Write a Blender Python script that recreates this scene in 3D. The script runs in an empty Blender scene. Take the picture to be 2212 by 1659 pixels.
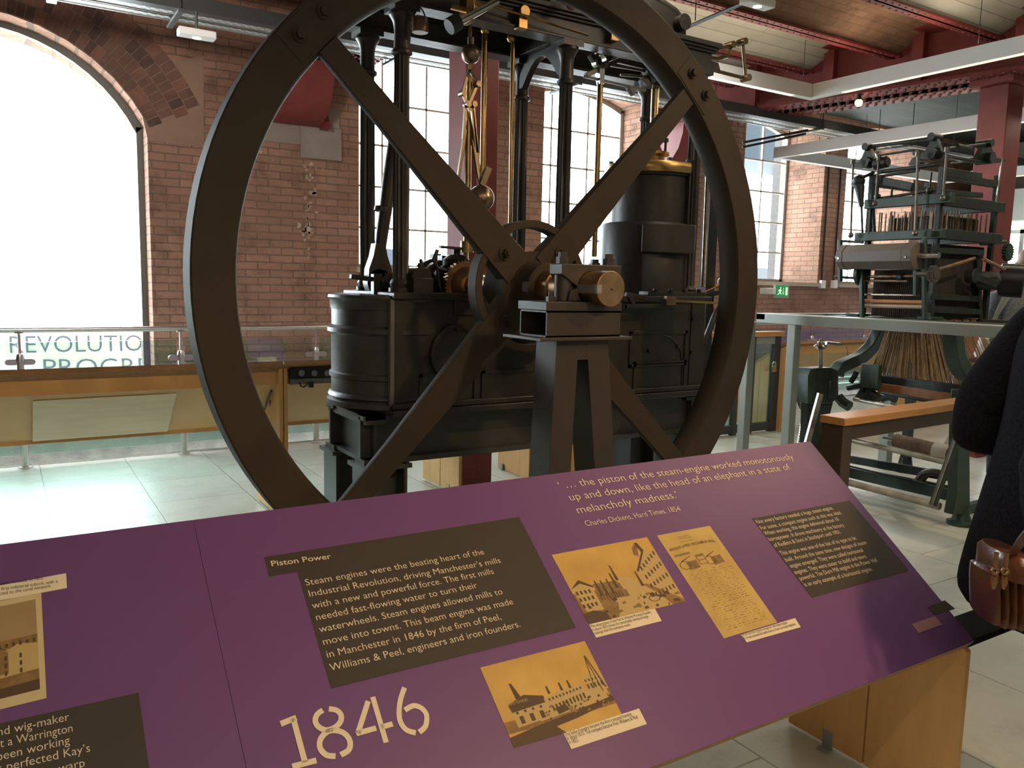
import bpy, math, random
from math import sin, cos, radians, pi, hypot, atan2, sqrt
from mathutils import Vector, Matrix
random.seed(7)
S = bpy.context.scene
COL = S.collection

# ------------------------------------------------------------------ camera
# world: X runs along the window wall (to the right and away), Y towards that wall, Z up; metres
EYE = Vector((0, 0, 1.45))
F_PX, YAW, PITCH, ROLL = 1753.43, radians(32.136), radians(7.0045), radians(1.2589)
fw = Vector((sin(YAW)*cos(PITCH), cos(YAW)*cos(PITCH), -sin(PITCH)))
r0 = Vector((cos(YAW), -sin(YAW), 0)); u0 = r0.cross(fw)
rt = r0*cos(ROLL) + u0*sin(ROLL); up = u0*cos(ROLL) - r0*sin(ROLL)
cd = bpy.data.cameras.new('camera'); cam = bpy.data.objects.new('camera', cd); COL.objects.link(cam)
cd.sensor_fit = 'HORIZONTAL'; cd.sensor_width = 36; cd.lens = 36*F_PX/2212; cd.clip_start = .02; cd.clip_end = 200
m = Matrix((rt, up, -fw)).transposed().to_4x4(); m.translation = EYE; cam.matrix_world = m
S.camera = cam
S.view_settings.view_transform = 'Standard'; S.view_settings.look = 'None'; S.view_settings.gamma = 1
S.view_settings.use_curve_mapping = False; S.view_settings.exposure = 0.0

def at(x, y, X=None, Y=None, Z=None):
    """the point of the place that the photograph shows at (x, y), on the plane X=, Y= or Z="""
    d = fw + rt*((x-1106)/F_PX) - up*((y-829.5)/F_PX)
    t = (X-EYE.x)/d.x if X is not None else (Y-EYE.y)/d.y if Y is not None else (Z-EYE.z)/d.z
    return EYE + d*t

# ------------------------------------------------------------------ daylight, lamps
W = bpy.data.worlds.new('overcast_sky'); S.world = W; W.use_nodes = True
bg = W.node_tree.nodes['Background']; bg.inputs[0].default_value = (.86, .95, 1, 1); bg.inputs[1].default_value = 20.0
def area(name, loc, rot, sx, sy, power, color=(1, 1, 1), portal=False, spread=180):
    l = bpy.data.lights.new(name, 'AREA'); l.shape = 'RECTANGLE'; l.size = sx; l.size_y = sy; l.energy = power; l.color = color
    l.spread = radians(spread)
    o = bpy.data.objects.new(name, l); COL.objects.link(o); o.location = loc; o.rotation_euler = rot
    if portal: l.cycles.is_portal = True
    return o
def spot(name, loc, target, power, color, angle=60, blend=.6, r=.04):
    l = bpy.data.lights.new(name, 'SPOT'); l.energy = power; l.color = color; l.spot_size = radians(angle); l.spot_blend = blend; l.shadow_soft_size = r
    o = bpy.data.objects.new(name, l); COL.objects.link(o); o.location = loc
    o.rotation_euler = (Vector(target)-Vector(loc)).to_track_quat('-Z', 'Y').to_euler(); return o
WIN = [(-1.19, 1.07, .30, 2.69), (2.9, 4.4, 1.58, 3.66), (4.98, 6.57, 1.58, 3.58), (8.05, 9.62, 1.56, 3.62), (10.1, 11.68, 1.56, 3.62)]
for (a, b, z0, z1) in WIN:
    area('window_portal', ((a+b)/2, 8.3, (z0+z1)/2+.1), (radians(-90), 0, 0), b-a+.2, z1-z0+.6, 1, portal=True)
WARM = (1, .62, .30)
spot('spot_and_fill_lamp', (2.2, -.6, 3.2), (1.5, 1.7, .9), 250, WARM, 62, .9, .13)
spot('spot_and_fill_lamp', (3.9, .9, 3.2), (2.2, 2.8, 1.4), 115, WARM, 60, .7)
spot('spot_and_fill_lamp', (4.6, 1.0, 3.25), (5.2, 3.1, .8), 130, (1, .75, .5), 60, .8)
spot('spot_and_fill_lamp', (.2, 3.7, 3.02), (1.5, 7.4, 2.2), 240, (1, .93, .86), 95, .9, .2)  # fill spot added to brighten the left brick wall, no fixture
spot('spot_and_fill_lamp', (4.6, 4.4, 3.02), (6.4, 7.4, 2.0), 90, (1, .93, .86), 85, .9, .2)
LAMPW = (1, .86, .68)
def bar_lamps(x0, x1, y0, y1, z, dn, upw):
    """strip light of one hung rectangular frame, and fill light added upward (one lamp each way per bar)"""
    for (x, y, lx, ly) in (((x0+x1)/2, y0+.04, x1-x0-.4, .05), ((x0+x1)/2, y1-.04, x1-x0-.4, .05), (x0+.04, (y0+y1)/2, .05, y1-y0-.4), (x1-.04, (y0+y1)/2, .05, y1-y0-.4)):
        l = max(lx, ly)
        area('strip_and_fill_lamp', (x, y, z-.006), (0, 0, 0), lx, ly, dn*l, LAMPW)
        area('strip_and_fill_lamp', (x, y, z+.14), (pi, 0, 0), lx, ly, upw*l, LAMPW)  # upward lamp added to brighten ceiling and room; only undersides are lit
bar_lamps(3.2, 6.4, 1.4, 5.16, 3.2, 4.5, 3.0)
bar_lamps(7.85, 11.4, 2.2, 6.75, 3.0, 3.5, 2)
bar_lamps(-2.5, 2.2, -3.5, -.3, 3.2, 6, 4.5)  # fill from the added frame behind the viewer, out of view

# ------------------------------------------------------------------ mesh helper
def frame(d):
    d = Vector(d).normalized(); a = Vector((0, 0, 1)) if abs(d.z) < .9 else Vector((1, 0, 0))
    u = a.cross(d).normalized(); return d, u, d.cross(u)
class M:
    def __init__(s): s.v = []; s.f = []; s.mi = []; s.k = 0
    def add(s, vs, fs):
        n = len(s.v); s.v += [tuple(p) for p in vs]; s.f += [tuple(i+n for i in f) for f in fs]; s.mi += [s.k]*len(fs); return s
    def box(s, x0, x1, y0, y1, z0, z1):
        vs = [(x, y, z) for z in (z0, z1) for y in (y0, y1) for x in (x0, x1)]
        return s.add(vs, [(0, 2, 3, 1), (4, 5, 7, 6), (0, 1, 5, 4), (2, 6, 7, 3), (0, 4, 6, 2), (1, 3, 7, 5)])
    def bar(s, a, b, w, h=None, ref=(0, 0, 1), w2=None, h2=None):
        a, b = Vector(a), Vector(b); h = w if h is None else h; d = (b-a).normalized(); r = Vector(ref)
        if abs(d.dot(r)) > .98: r = Vector((1, 0, 0)) if abs(d.x) < .9 else Vector((0, 1, 0))
        u = r.cross(d).normalized(); t = d.cross(u); w2 = w if w2 is None else w2; h2 = h if h2 is None else h2
        vs = [p+u*(i*ww/2)+t*(j*hh/2) for p, ww, hh in ((a, w, h), (b, w2, h2)) for i, j in ((-1, -1), (1, -1), (1, 1), (-1, 1))]
        return s.add(vs, [(3, 2, 1, 0), (4, 5, 6, 7), (0, 1, 5, 4), (1, 2, 6, 5), (2, 3, 7, 6), (3, 0, 4, 7)])
    def loft(s, rings, closed=False, caps=True):
        n = len(rings[0]); vs = [p for r in rings for p in r]; fs = []; m = len(rings)
        for i in range(m if closed else m-1):
            for j in range(n):
                a, b = i*n+j, i*n+(j+1) % n; c, d = ((i+1) % m)*n+(j+1) % n, ((i+1) % m)*n+j; fs.append((a, b, c, d))
        if caps and not closed: fs += [tuple(range(n))[::-1], tuple(range((m-1)*n, m*n))]
        return s.add(vs, fs)
    def cyl(s, a, b, r, r2=None, n=16):
        a, b = Vector(a), Vector(b); d, u, t = frame(b-a); r2 = r if r2 is None else r2
        return s.loft([[p+(u*cos(2*pi*i/n)+t*sin(2*pi*i/n))*q for i in range(n)] for p, q in ((a, r), (b, r2))])
    def lathe(s, prof, o, ax=(0, 0, 1), n=24, closed=False):
        o = Vector(o); d, u, t = frame(ax)
        return s.loft([[o+d*h+(u*cos(2*pi*i/n)+t*sin(2*pi*i/n))*max(r, 1e-4) for i in range(n)] for r, h in prof], closed)
    def ring(s, o, ax, ri, ro, h0, h1, n=48): return s.lathe([(ro, h0), (ro, h1), (ri, h1), (ri, h0)], o, ax, n, True)
    def tube(s, pts, r, n=10):
        pts = [Vector(p) for p in pts]; rs = r if isinstance(r, (list, tuple)) else [r]*len(pts); rings = []; u = None
        for i, p in enumerate(pts):
            d = (pts[min(i+1, len(pts)-1)]-pts[max(i-1, 0)]).normalized()
            u = frame(d)[1] if u is None else (u-d*u.dot(d)).normalized(); t = d.cross(u)
            rings.append([p+(u*cos(2*pi*k/n)+t*sin(2*pi*k/n))*rs[i] for k in range(n)])
        return s.loft(rings)
    def sph(s, c, r, n=20, sz=1): return s.lathe([(r*sin(pi*i/(n//2)), -r*sz*cos(pi*i/(n//2))) for i in range(n//2+1)], c, (0, 0, 1), n)
    def prism(s, poly, pl, t0, t1):
        g = {'XZ': lambda a, b, t: (a, t, b), 'YZ': lambda a, b, t: (t, a, b), 'XY': lambda a, b, t: (a, b, t)}[pl]
        n = len(poly); vs = [g(a, b, t0) for a, b in poly]+[g(a, b, t1) for a, b in poly]
        ar = sum(poly[i][0]*poly[(i+1) % n][1]-poly[(i+1) % n][0]*poly[i][1] for i in range(n))
        fs = [tuple(range(n)), tuple(range(n, 2*n))[::-1]]+[(i, i+n, (i+1) % n+n, (i+1) % n) for i in range(n)]
        if (ar > 0) != (pl == 'XZ'): fs = [f[::-1] for f in fs]
        if t1 < t0: fs = [f[::-1] for f in fs]
        return s.add(vs, fs)
    def quad(s, *p): return s.add(p, [tuple(range(len(p)))])
    def nut(s, c, d, r, h): return s.cyl(Vector(c), Vector(c)+Vector(d).normalized()*h, r, None, 6)
    def build(s, name, mat, parent=None, bv=0, smooth=True):
        o = Vector((0, 0, 0)); p = parent
        while p: o += p.location; p = p.parent
        me = bpy.data.meshes.new(name); me.from_pydata([tuple(Vector(q)-o) for q in s.v], [], s.f)
        mats = mat if isinstance(mat, (list, tuple)) else [mat]
        for q in mats: me.materials.append(q)
        me.polygons.foreach_set('material_index', s.mi)
        if smooth:
            me.polygons.foreach_set('use_smooth', [True]*len(s.f)); me.set_sharp_from_angle(angle=radians(38))
        ob = bpy.data.objects.new(name, me); COL.objects.link(ob)
        if parent: ob.parent = parent
        if bv:
            b = ob.modifiers.new('bevel', 'BEVEL'); b.width = bv; b.segments = 2; b.limit_method = 'ANGLE'; b.angle_limit = radians(40)
        me.update(); return ob
def thing(name, label, cat, loc=(0, 0, 0), group=None):
    o = bpy.data.objects.new(name, None); COL.objects.link(o); o.location = loc; o.empty_display_size = .1
    return tag(o, label, cat, group)
def tag(o, label, cat, group=None):
    o['label'] = label; o['category'] = cat
    if group: o['group'] = group
    return o
def struct(name, m, mat, **k):
    o = m.build(name, mat, **k); o['kind'] = 'structure'; return o

# ------------------------------------------------------------------ materials
def node(nt, t, x=None, **k):
    n = nt.nodes.new(t)
    for a, b in k.items(): setattr(n, a, b)
    for a, b in (x or {}).items(): n.inputs[a].default_value = b
    return n
def rgb(c): return (c[0], c[1], c[2], 1)
def mat(name, col, rough=.5, metal=0, col2=None, scale=8, bump=0, bscale=60, spec=.5, emit=None, estr=0, stretch=(1, 1, 1), lo=.35, hi=.65, coat=0):
    m = bpy.data.materials.new(name); m.use_nodes = True; nt = m.node_tree; b = nt.nodes['Principled BSDF']; L = nt.links
    b.inputs['Base Color'].default_value = rgb(col); b.inputs['Roughness'].default_value = rough; b.inputs['Metallic'].default_value = metal
    b.inputs['Specular IOR Level'].default_value = spec; b.inputs['Coat Weight'].default_value = coat
    tc = node(nt, 'ShaderNodeTexCoord')
    if col2:
        mp = node(nt, 'ShaderNodeMapping', {'Scale': stretch}); L.new(tc.outputs['Object'], mp.inputs[0])
        n = node(nt, 'ShaderNodeTexNoise', {'Scale': scale, 'Detail': 5}); L.new(mp.outputs[0], n.inputs['Vector'])
        r = node(nt, 'ShaderNodeValToRGB'); r.color_ramp.elements[0].position = lo; r.color_ramp.elements[1].position = hi
        r.color_ramp.elements[0].color = rgb(col); r.color_ramp.elements[1].color = rgb(col2)
        L.new(n.outputs['Fac'], r.inputs[0]); L.new(r.outputs[0], b.inputs['Base Color'])
    if bump:
        n = node(nt, 'ShaderNodeTexNoise', {'Scale': bscale, 'Detail': 3}); L.new(tc.outputs['Object'], n.inputs['Vector'])
        q = node(nt, 'ShaderNodeBump', {'Strength': bump, 'Distance': .01}); L.new(n.outputs['Fac'], q.inputs['Height']); L.new(q.outputs[0], b.inputs['Normal'])
    if emit: b.inputs['Emission Color'].default_value = rgb(emit); b.inputs['Emission Strength'].default_value = estr
    return m
def bricks(name, c1, c2, mortar, bw=.21, rh=.066, msize=.006, dirt=(.03, .022, .018), patch=(.20, .115, .075), pamt=.5, bumpd=.012, flip=False):
    m = bpy.data.materials.new(name); m.use_nodes = True; nt = m.node_tree; b = nt.nodes['Principled BSDF']; L = nt.links
    b.inputs['Roughness'].default_value = .9; b.inputs['Specular IOR Level'].default_value = .2
    tc = node(nt, 'ShaderNodeTexCoord'); sp = node(nt, 'ShaderNodeSeparateXYZ'); L.new(tc.outputs['Object'], sp.inputs[0])
    ad = node(nt, 'ShaderNodeMath', operation='ADD'); L.new(sp.outputs[0], ad.inputs[0]); L.new(sp.outputs[1], ad.inputs[1])
    cb = node(nt, 'ShaderNodeCombineXYZ')
    if flip: L.new(sp.outputs[0], cb.inputs[0]); L.new(sp.outputs[1], cb.inputs[1])
    else: L.new(ad.outputs[0], cb.inputs[0]); L.new(sp.outputs[2], cb.inputs[1])
    wn = node(nt, 'ShaderNodeTexNoise', {'Scale': 7, 'Detail': 2}); L.new(tc.outputs['Object'], wn.inputs['Vector'])
    wm = node(nt, 'ShaderNodeMix', data_type='VECTOR'); wm.inputs[0].default_value = .012
    L.new(cb.outputs[0], wm.inputs[4]); L.new(wn.outputs['Color'], wm.inputs[5])
    br = node(nt, 'ShaderNodeTexBrick', {'Color1': rgb(c1), 'Color2': rgb(c2), 'Mortar': rgb(mortar), 'Scale': 1, 'Mortar Size': msize, 'Mortar Smooth': .3, 'Bias': 0, 'Brick Width': bw, 'Row Height': rh})
    L.new(wm.outputs[1], br.inputs['Vector'])
    n1 = node(nt, 'ShaderNodeTexNoise', {'Scale': 1.3, 'Detail': 6, 'Roughness': .65}); L.new(tc.outputs['Object'], n1.inputs['Vector'])
    r1 = node(nt, 'ShaderNodeValToRGB'); r1.color_ramp.elements[0].position = .45; r1.color_ramp.elements[1].position = .62; L.new(n1.outputs['Fac'], r1.inputs[0])
    s1 = node(nt, 'ShaderNodeMath', operation='MULTIPLY'); s1.inputs[1].default_value = pamt; L.new(r1.outputs[0], s1.inputs[0])
    m1 = node(nt, 'ShaderNodeMix', data_type='RGBA'); L.new(s1.outputs[0], m1.inputs[0]); L.new(br.outputs['Color'], m1.inputs[6]); m1.inputs[7].default_value = rgb(patch)
    n2 = node(nt, 'ShaderNodeTexNoise', {'Scale': 3.1, 'Detail': 8, 'Roughness': .7}); L.new(tc.outputs['Object'], n2.inputs['Vector'])
    r2 = node(nt, 'ShaderNodeValToRGB'); r2.color_ramp.elements[0].position = .5; r2.color_ramp.elements[1].position = .8; r2.color_ramp.elements[1].color = (.75, .75, .75, 1); L.new(n2.outputs['Fac'], r2.inputs[0])
    m2 = node(nt, 'ShaderNodeMix', data_type='RGBA'); L.new(r2.outputs[0], m2.inputs[0]); L.new(m1.outputs[2], m2.inputs[6]); m2.inputs[7].default_value = rgb(dirt)
    L.new(m2.outputs[2], b.inputs['Base Color'])
    n3 = node(nt, 'ShaderNodeTexNoise', {'Scale': 45, 'Detail': 4}); L.new(tc.outputs['Object'], n3.inputs['Vector'])
    h = node(nt, 'ShaderNodeMath', operation='MULTIPLY_ADD'); L.new(br.outputs['Fac'], h.inputs[0]); h.inputs[1].default_value = -.8; L.new(n3.outputs['Fac'], h.inputs[2])
    bp = node(nt, 'ShaderNodeBump', {'Strength': .8, 'Distance': bumpd}); L.new(h.outputs[0], bp.inputs['Height']); L.new(bp.outputs[0], b.inputs['Normal'])
    return m
def glass(name, tint=(.9, 1, .97), refl=1.0, rough=.02, alpha=.93):
    m = bpy.data.materials.new(name); m.use_nodes = True; nt = m.node_tree; L = nt.links; nt.nodes.remove(nt.nodes['Principled BSDF'])
    t = node(nt, 'ShaderNodeBsdfTransparent', {'Color': (tint[0]*alpha, tint[1]*alpha, tint[2]*alpha, 1)})
    g = node(nt, 'ShaderNodeBsdfGlossy', {'Roughness': rough}); f = node(nt, 'ShaderNodeFresnel'); ge = node(nt, 'ShaderNodeNewGeometry'); mr = node(nt, 'ShaderNodeMapRange', {'To Min': 1.52, 'To Max': 1/1.52}); L.new(ge.outputs['Backfacing'], mr.inputs[0]); L.new(mr.outputs[0], f.inputs[0])
    k = node(nt, 'ShaderNodeMath', operation='MULTIPLY'); k.inputs[1].default_value = refl; L.new(f.outputs[0], k.inputs[0])
    x = node(nt, 'ShaderNodeMixShader'); L.new(k.outputs[0], x.inputs[0]); L.new(t.outputs[0], x.inputs[1]); L.new(g.outputs[0], x.inputs[2])
    L.new(x.outputs[0], nt.nodes['Material Output'].inputs[0]); return m
def planks(name, c1, c2, axis=1, w=.11, rough=.8):
    m = mat(name, c1, rough); nt = m.node_tree; L = nt.links; b = nt.nodes['Principled BSDF']
    tc = node(nt, 'ShaderNodeTexCoord'); mp = node(nt, 'ShaderNodeMapping', {'Rotation': (0, 0, 0 if axis == 1 else pi/2)}); L.new(tc.outputs['Object'], mp.inputs[0])
    br = node(nt, 'ShaderNodeTexBrick', {'Color1': rgb(c1), 'Color2': rgb(c2), 'Mortar': (c1[0]*.45, c1[1]*.42, c1[2]*.4, 1), 'Scale': 1, 'Mortar Size': .003, 'Brick Width': 2.4, 'Row Height': w})
    L.new(mp.outputs[0], br.inputs['Vector'])
    n = node(nt, 'ShaderNodeTexNoise', {'Scale': 2.5, 'Detail': 5}); L.new(tc.outputs['Object'], n.inputs['Vector'])
    mx = node(nt, 'ShaderNodeMix', data_type='RGBA', blend_type='MULTIPLY'); mx.inputs[0].default_value = .5; L.new(br.outputs['Color'], mx.inputs[6]); L.new(n.outputs['Fac'], mx.inputs[7])
    L.new(mx.outputs[2], b.inputs['Base Color'])
    bp = node(nt, 'ShaderNodeBump', {'Strength': .5, 'Distance': .004}); L.new(br.outputs['Color'], bp.inputs['Height']); L.new(bp.outputs[0], b.inputs['Normal'])
    return m
BRICK = bricks('red_brick', (.36, .20, .14), (.285, .155, .108), (.17, .12, .092))
BRICKARCH = bricks('dark_arch_brick', (.17, .075, .052), (.11, .05, .04), (.10, .07, .055), .11, .085)
VBRICK = bricks('vault_brick', (.30, .17, .10), (.24, .13, .08), (.20, .13, .085), .22, .07, .005, flip=True, bumpd=.008)
TILE = bricks('stone_tile', (.56, .57, .49), (.50, .52, .45), (.20, .19, .15), .60, .58, .004, (.33, .33, .28), (.60, .60, .52), .5, .0015, True)
nt = TILE.node_tree; pb = nt.nodes['Principled BSDF']; pb.inputs['Roughness'].default_value = .32; pb.inputs['Specular IOR Level'].default_value = .5
sw = [n for n in nt.nodes if n.type == 'COMBXYZ'][0]; se = [n for n in nt.nodes if n.type == 'SEPXYZ'][0]
_o = node(nt, 'ShaderNodeMath', operation='ADD'); _o.inputs[1].default_value = -.12+5.8; nt.links.new(se.outputs[0], _o.inputs[0])
_p = node(nt, 'ShaderNodeMath', operation='ADD'); _p.inputs[1].default_value = 6.0; nt.links.new(se.outputs[1], _p.inputs[0])
nt.links.new(_p.outputs[0], sw.inputs[0]); nt.links.new(_o.outputs[0], sw.inputs[1])
WHITEVAULT = planks('white_painted_boarding', (.62, .58, .47), (.56, .52, .42))
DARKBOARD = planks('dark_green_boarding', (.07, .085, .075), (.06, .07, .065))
REDIRON = mat('red_oxide_iron', (.20, .031, .025), .55, 0, (.16, .024, .020), 5, .1)
PLASTER = mat('grey_render', (.30, .25, .21), .9, 0, (.24, .19, .16), 4, .3)
PALEWALL = mat('pale_wall_paint', (.66, .70, .63), .8, 0, (.62, .66, .60), 3)
DARKIRON = mat('dark_painted_iron', (.036, .032, .028), .38, .1, (.030, .026, .022), 6, .12, 40)
WHEELIRON = mat('brown_painted_iron', (.050, .039, .029), .65, 0, (.042, .033, .025), 5, .12, 50, spec=.15)
BEDIRON = mat('green_grey_painted_iron', (.034, .032, .026), .4, .1, (.026, .024, .020), 7, .15, 30)
BLACKIRON = mat('black_iron', (.018, .018, .019), .45, .2, (.028, .026, .024), 9)
STEEL = mat('polished_steel', (.55, .52, .48), .25, 1, (.40, .36, .32), 12)
STAIN = mat('brushed_stainless', (.62, .62, .60), .28, 1)
BRASS = mat('old_brass', (.62, .40, .16), .3, 1, (.42, .25, .10), 9)
COPPER = mat('bronzed_steel', (.50, .33, .20), .38, 1, (.36, .22, .13), 14)
LOOMGREEN = mat('loom_green_paint', (.026, .055, .038), .4, .1, (.018, .034, .025), 10, .1)
LOOMDARK = mat('oily_dark_green_iron', (.022, .034, .027), .4, .2, (.016, .018, .016), 12, .15)
PLY = mat('birch_ply', (.70, .42, .165), .5, 0, (.62, .35, .13), 3, 0, 60, stretch=(1, 6, 1))
PLYPALE = mat('pale_ply', (.66, .47, .23), .6, 0, (.60, .41, .19), 5)
PLYEDGE = mat('ply_edge', (.40, .24, .11), .6, 0, (.26, .14, .06), 30, stretch=(1, 1, 12))
OAK = mat('oiled_oak', (.52, .27, .09), .35, 0, (.44, .21, .065), 6, .05, stretch=(1, 10, 10))
PURPLE = mat('purple_print', (.150, .062, .185), .42, 0, spec=.35)
CHAR = mat('charcoal_print', (.050, .040, .030), .5, spec=.3)
CREAM = mat('cream_print', (.78, .66, .46), .5, spec=.3)
GREY = mat('grey_powder_coat', (.30, .33, .31), .4, .2)
DKGREY = mat('dark_grey_steel', (.055, .058, .055), .45, .2)
WHITE = mat('white_enamel', (.74, .74, .71), .4)
GLASS = glass('balustrade_glass', (.86, 1, .96), 2.4)
PANE = glass('window_glass', (.97, 1, 1), .6)
# ------------------------------------------------------------------ room shell
YW, YO = 7.4, 8.15                                   # inner and outer face of the window wall
ARC = (-.06, 2.12, 1.264)                            # the big arched opening: centre x, z, radius
def headpts(i, n=14):
    a, b, z0, z1 = WIN[i]
    if i == 0:
        t0 = atan2(z1-ARC[1], b-ARC[0]); return [(ARC[0]+ARC[2]*cos(t), ARC[1]+ARC[2]*sin(t)) for t in [t0+(pi-2*t0)*k/n for k in range(n+1)]]
    r = .16; R = ((b-a)**2/4+r*r)/(2*r); t0 = math.asin((R-r)/R); cx = (a+b)/2
    return [(cx+R*cos(t), z1-(R-r)+R*sin(t)) for t in [t0+(pi-2*t0)*k/n for k in range(n+1)]]
wb = M(); x = -6.0
for i, (a, b, z0, z1) in enumerate(WIN):
    wb.box(x, a, YW, YO, -1.2, 4.3); wb.box(a, b, YW, YO, -1.2, z0)
    wb.prism([(a, 4.3), (b, 4.3), (b, z1)]+headpts(i)[1:-1]+[(a, z1)], 'XZ', YW, YO); x = b
wb.box(x, 14, YW, YO, -1.2, 4.3)
struct('wall_back', wb, BRICK, smooth=False)
ag = M(); n = 48; t0 = radians(25)
for k in range(n):
    for c_ in range(4):
        sh_ = .5*(c_ % 2); t1, t2 = t0+(pi-2*t0)*(k+sh_)/n, t0+(pi-2*t0)*(k+sh_+1)/n; g_ = .0025; r1, r2 = 1.268+c_*.115, 1.268+c_*.115+.108; ag.k = random.choice((0, 0, 1, 2))
        ag.prism([(ARC[0]+q*cos(t), ARC[1]+q*sin(t)) for t, q in ((t1+g_, r1), (t1+g_, r2), (t2-g_, r2), (t2-g_, r1))], 'XZ', YW-.008, YW+.02)
ag.k = 3; ag.prism([(ARC[0]+q*cos(t), ARC[1]+q*sin(t)) for q, ts in ((1.268, [t0+(pi-2*t0)*k/n for k in range(n+1)]), (1.72, [pi-t0-(pi-2*t0)*k/n for k in range(n+1)])) for t in ts], 'XZ', YW-.002, YW+.02)
struct('trim_1', ag, [mat('arch_brick', (.17, .085, .06), .9, 0, (.12, .062, .046), 9, .3), mat('arch_brick_dark', (.10, .055, .042), .9, 0, (.075, .042, .034), 9, .3), mat('arch_brick_red', (.22, .10, .065), .9, 0, (.16, .075, .052), 9, .3), mat('arch_mortar', (.20, .14, .105), .9)], smooth=False)
P_ = [at(*q, Y=YW) for q in ((319, 303), (440, 318), (440, 120), (285, 150))]
struct('trim_35', M().prism([(p.x, p.z) for p in P_], 'XZ', YW-.004, YW+.02), mat('brown_render', (.30, .185, .13), .9, 0, (.25, .15, .105), 3, .3))
pd = M(); a, b = at(528, 300, Y=YW), at(733, 236, Y=YW); pd.box(a.x, b.x, YW-.015, YW+.05, a.z, b.z)
a, b = at(648, 340, Y=YW), at(736, 280, Y=YW); pd.box(a.x, b.x, YW-.03, YW+.05, a.z, b.z)
struct('trim_2', pd, PLASTER, bv=.006)
ls = M(); R9 = random.Random(11)
for (x0, x1, y0, y1, n_, w_) in ((655, 684, 350, 520, 26, 9), (662, 668, 430, 660, 22, 5), (640, 672, 480, 505, 8, 12), (560, 700, 280, 420, 8, 7), (408, 414, 100, 300, 14, 4)):
    for k in range(n_):
        px, py = R9.uniform(x0, x1), R9.uniform(y0, y1); w = R9.uniform(.3, 1)*w_; h = R9.uniform(.4, 1.4)*w_
        ps = [at(px+w*(.5+R9.uniform(-.2, .2))*cos(t), py+h*(.5+R9.uniform(-.2, .2))*sin(t), Y=YW) for t in [2*pi*j/9 for j in range(9)]]; ls.k = k % 2
        ls.prism([(p.x, p.z) for p in ps], 'XZ', YW-.003, YW+.01)
struct('trim_36', ls, [mat('lime_bloom', (.46, .39, .33), .95, 0, (.34, .25, .19), 40), mat('lime_bloom_faint', (.38, .28, .22), .95, 0, (.30, .19, .14), 40)], smooth=False)
struct('floor', M().box(-6, 14, -6, 7.06, -.3, 0), TILE, smooth=False)
struct('wall_foot_dark_strip', M().box(-6, 14, 7.375, 7.41, -1.2, .42), mat('darkened_wall_foot', (.13, .12, .095), .9, 0, (.09, .085, .07), 12, .4), smooth=False)  # dark strip added over the brick; its colour tones down the bright wall foot
struct('floor_void', M().box(-6, 14, 7.0, 7.5, -1.25, -1.2), DARKBOARD, smooth=False)
struct('trim_3', M().box(-6, 14, 7.06, 7.075, -.3, .012), STAIN)                                     # steel edge of the floor
struct('wall_left', M().box(-6.2, -6, -6, YO, -1.2, 4.3), BRICK, smooth=False)
struct('wall_front', M().box(-6.2, 14.2, -6.2, -6, -.3, 4.3), PALEWALL, smooth=False)
wr = M(); wx = 13.6
ya, yb = at(2290, 520, X=wx).y, at(2163, 520, X=wx).y; za, zb = at(2190, 622, X=wx).z, at(2190, 452, X=wx).z
wr.box(wx, wx+.3, -6, ya, -.3, 4.3); wr.box(wx, wx+.3, yb, YO, -.3, 4.3); wr.box(wx, wx+.3, ya, yb, -.3, za)
wr.prism([(ya, 4.3), (yb, 4.3), (yb, zb-.25)]+[((ya+yb)/2+(yb-ya)/2*cos(pi*k/10), zb-.25+.25*sin(pi*k/10)) for k in range(1, 10)]+[(ya, zb-.25)], 'YZ', wx, wx+.3)
struct('wall_right', wr, PALEWALL, smooth=False)
area('window_portal', (wx+.5, (ya+yb)/2, (za+zb)/2), (0, radians(-90), 0), zb-za+.3, yb-ya+.3, 1, portal=True)
wf = M(); wf.ring((0, 0, 0), (1, 0, 0), 0, 0, 0, 0, 3); wf = M()
for yy in (ya+.03, ya+(yb-ya)*.36, ya+(yb-ya)*.7, yb-.03): wf.box(wx+.1, wx+.16, yy-.035, yy+.035, za, zb)
for zz in (za+.04, za+(zb-za)*.72): wf.box(wx+.1, wx+.16, ya, yb, zz-.03, zz+.03)
struct('window_6', wf, mat('pale_window_frame', (.5, .5, .47), .5))
# dropped bulkhead on the far wall and a pale sill band
struct('trim_4', M().box(wx-.9, wx, -6, 7.4, 2.55, 3.0), PALEWALL, smooth=False)

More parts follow.
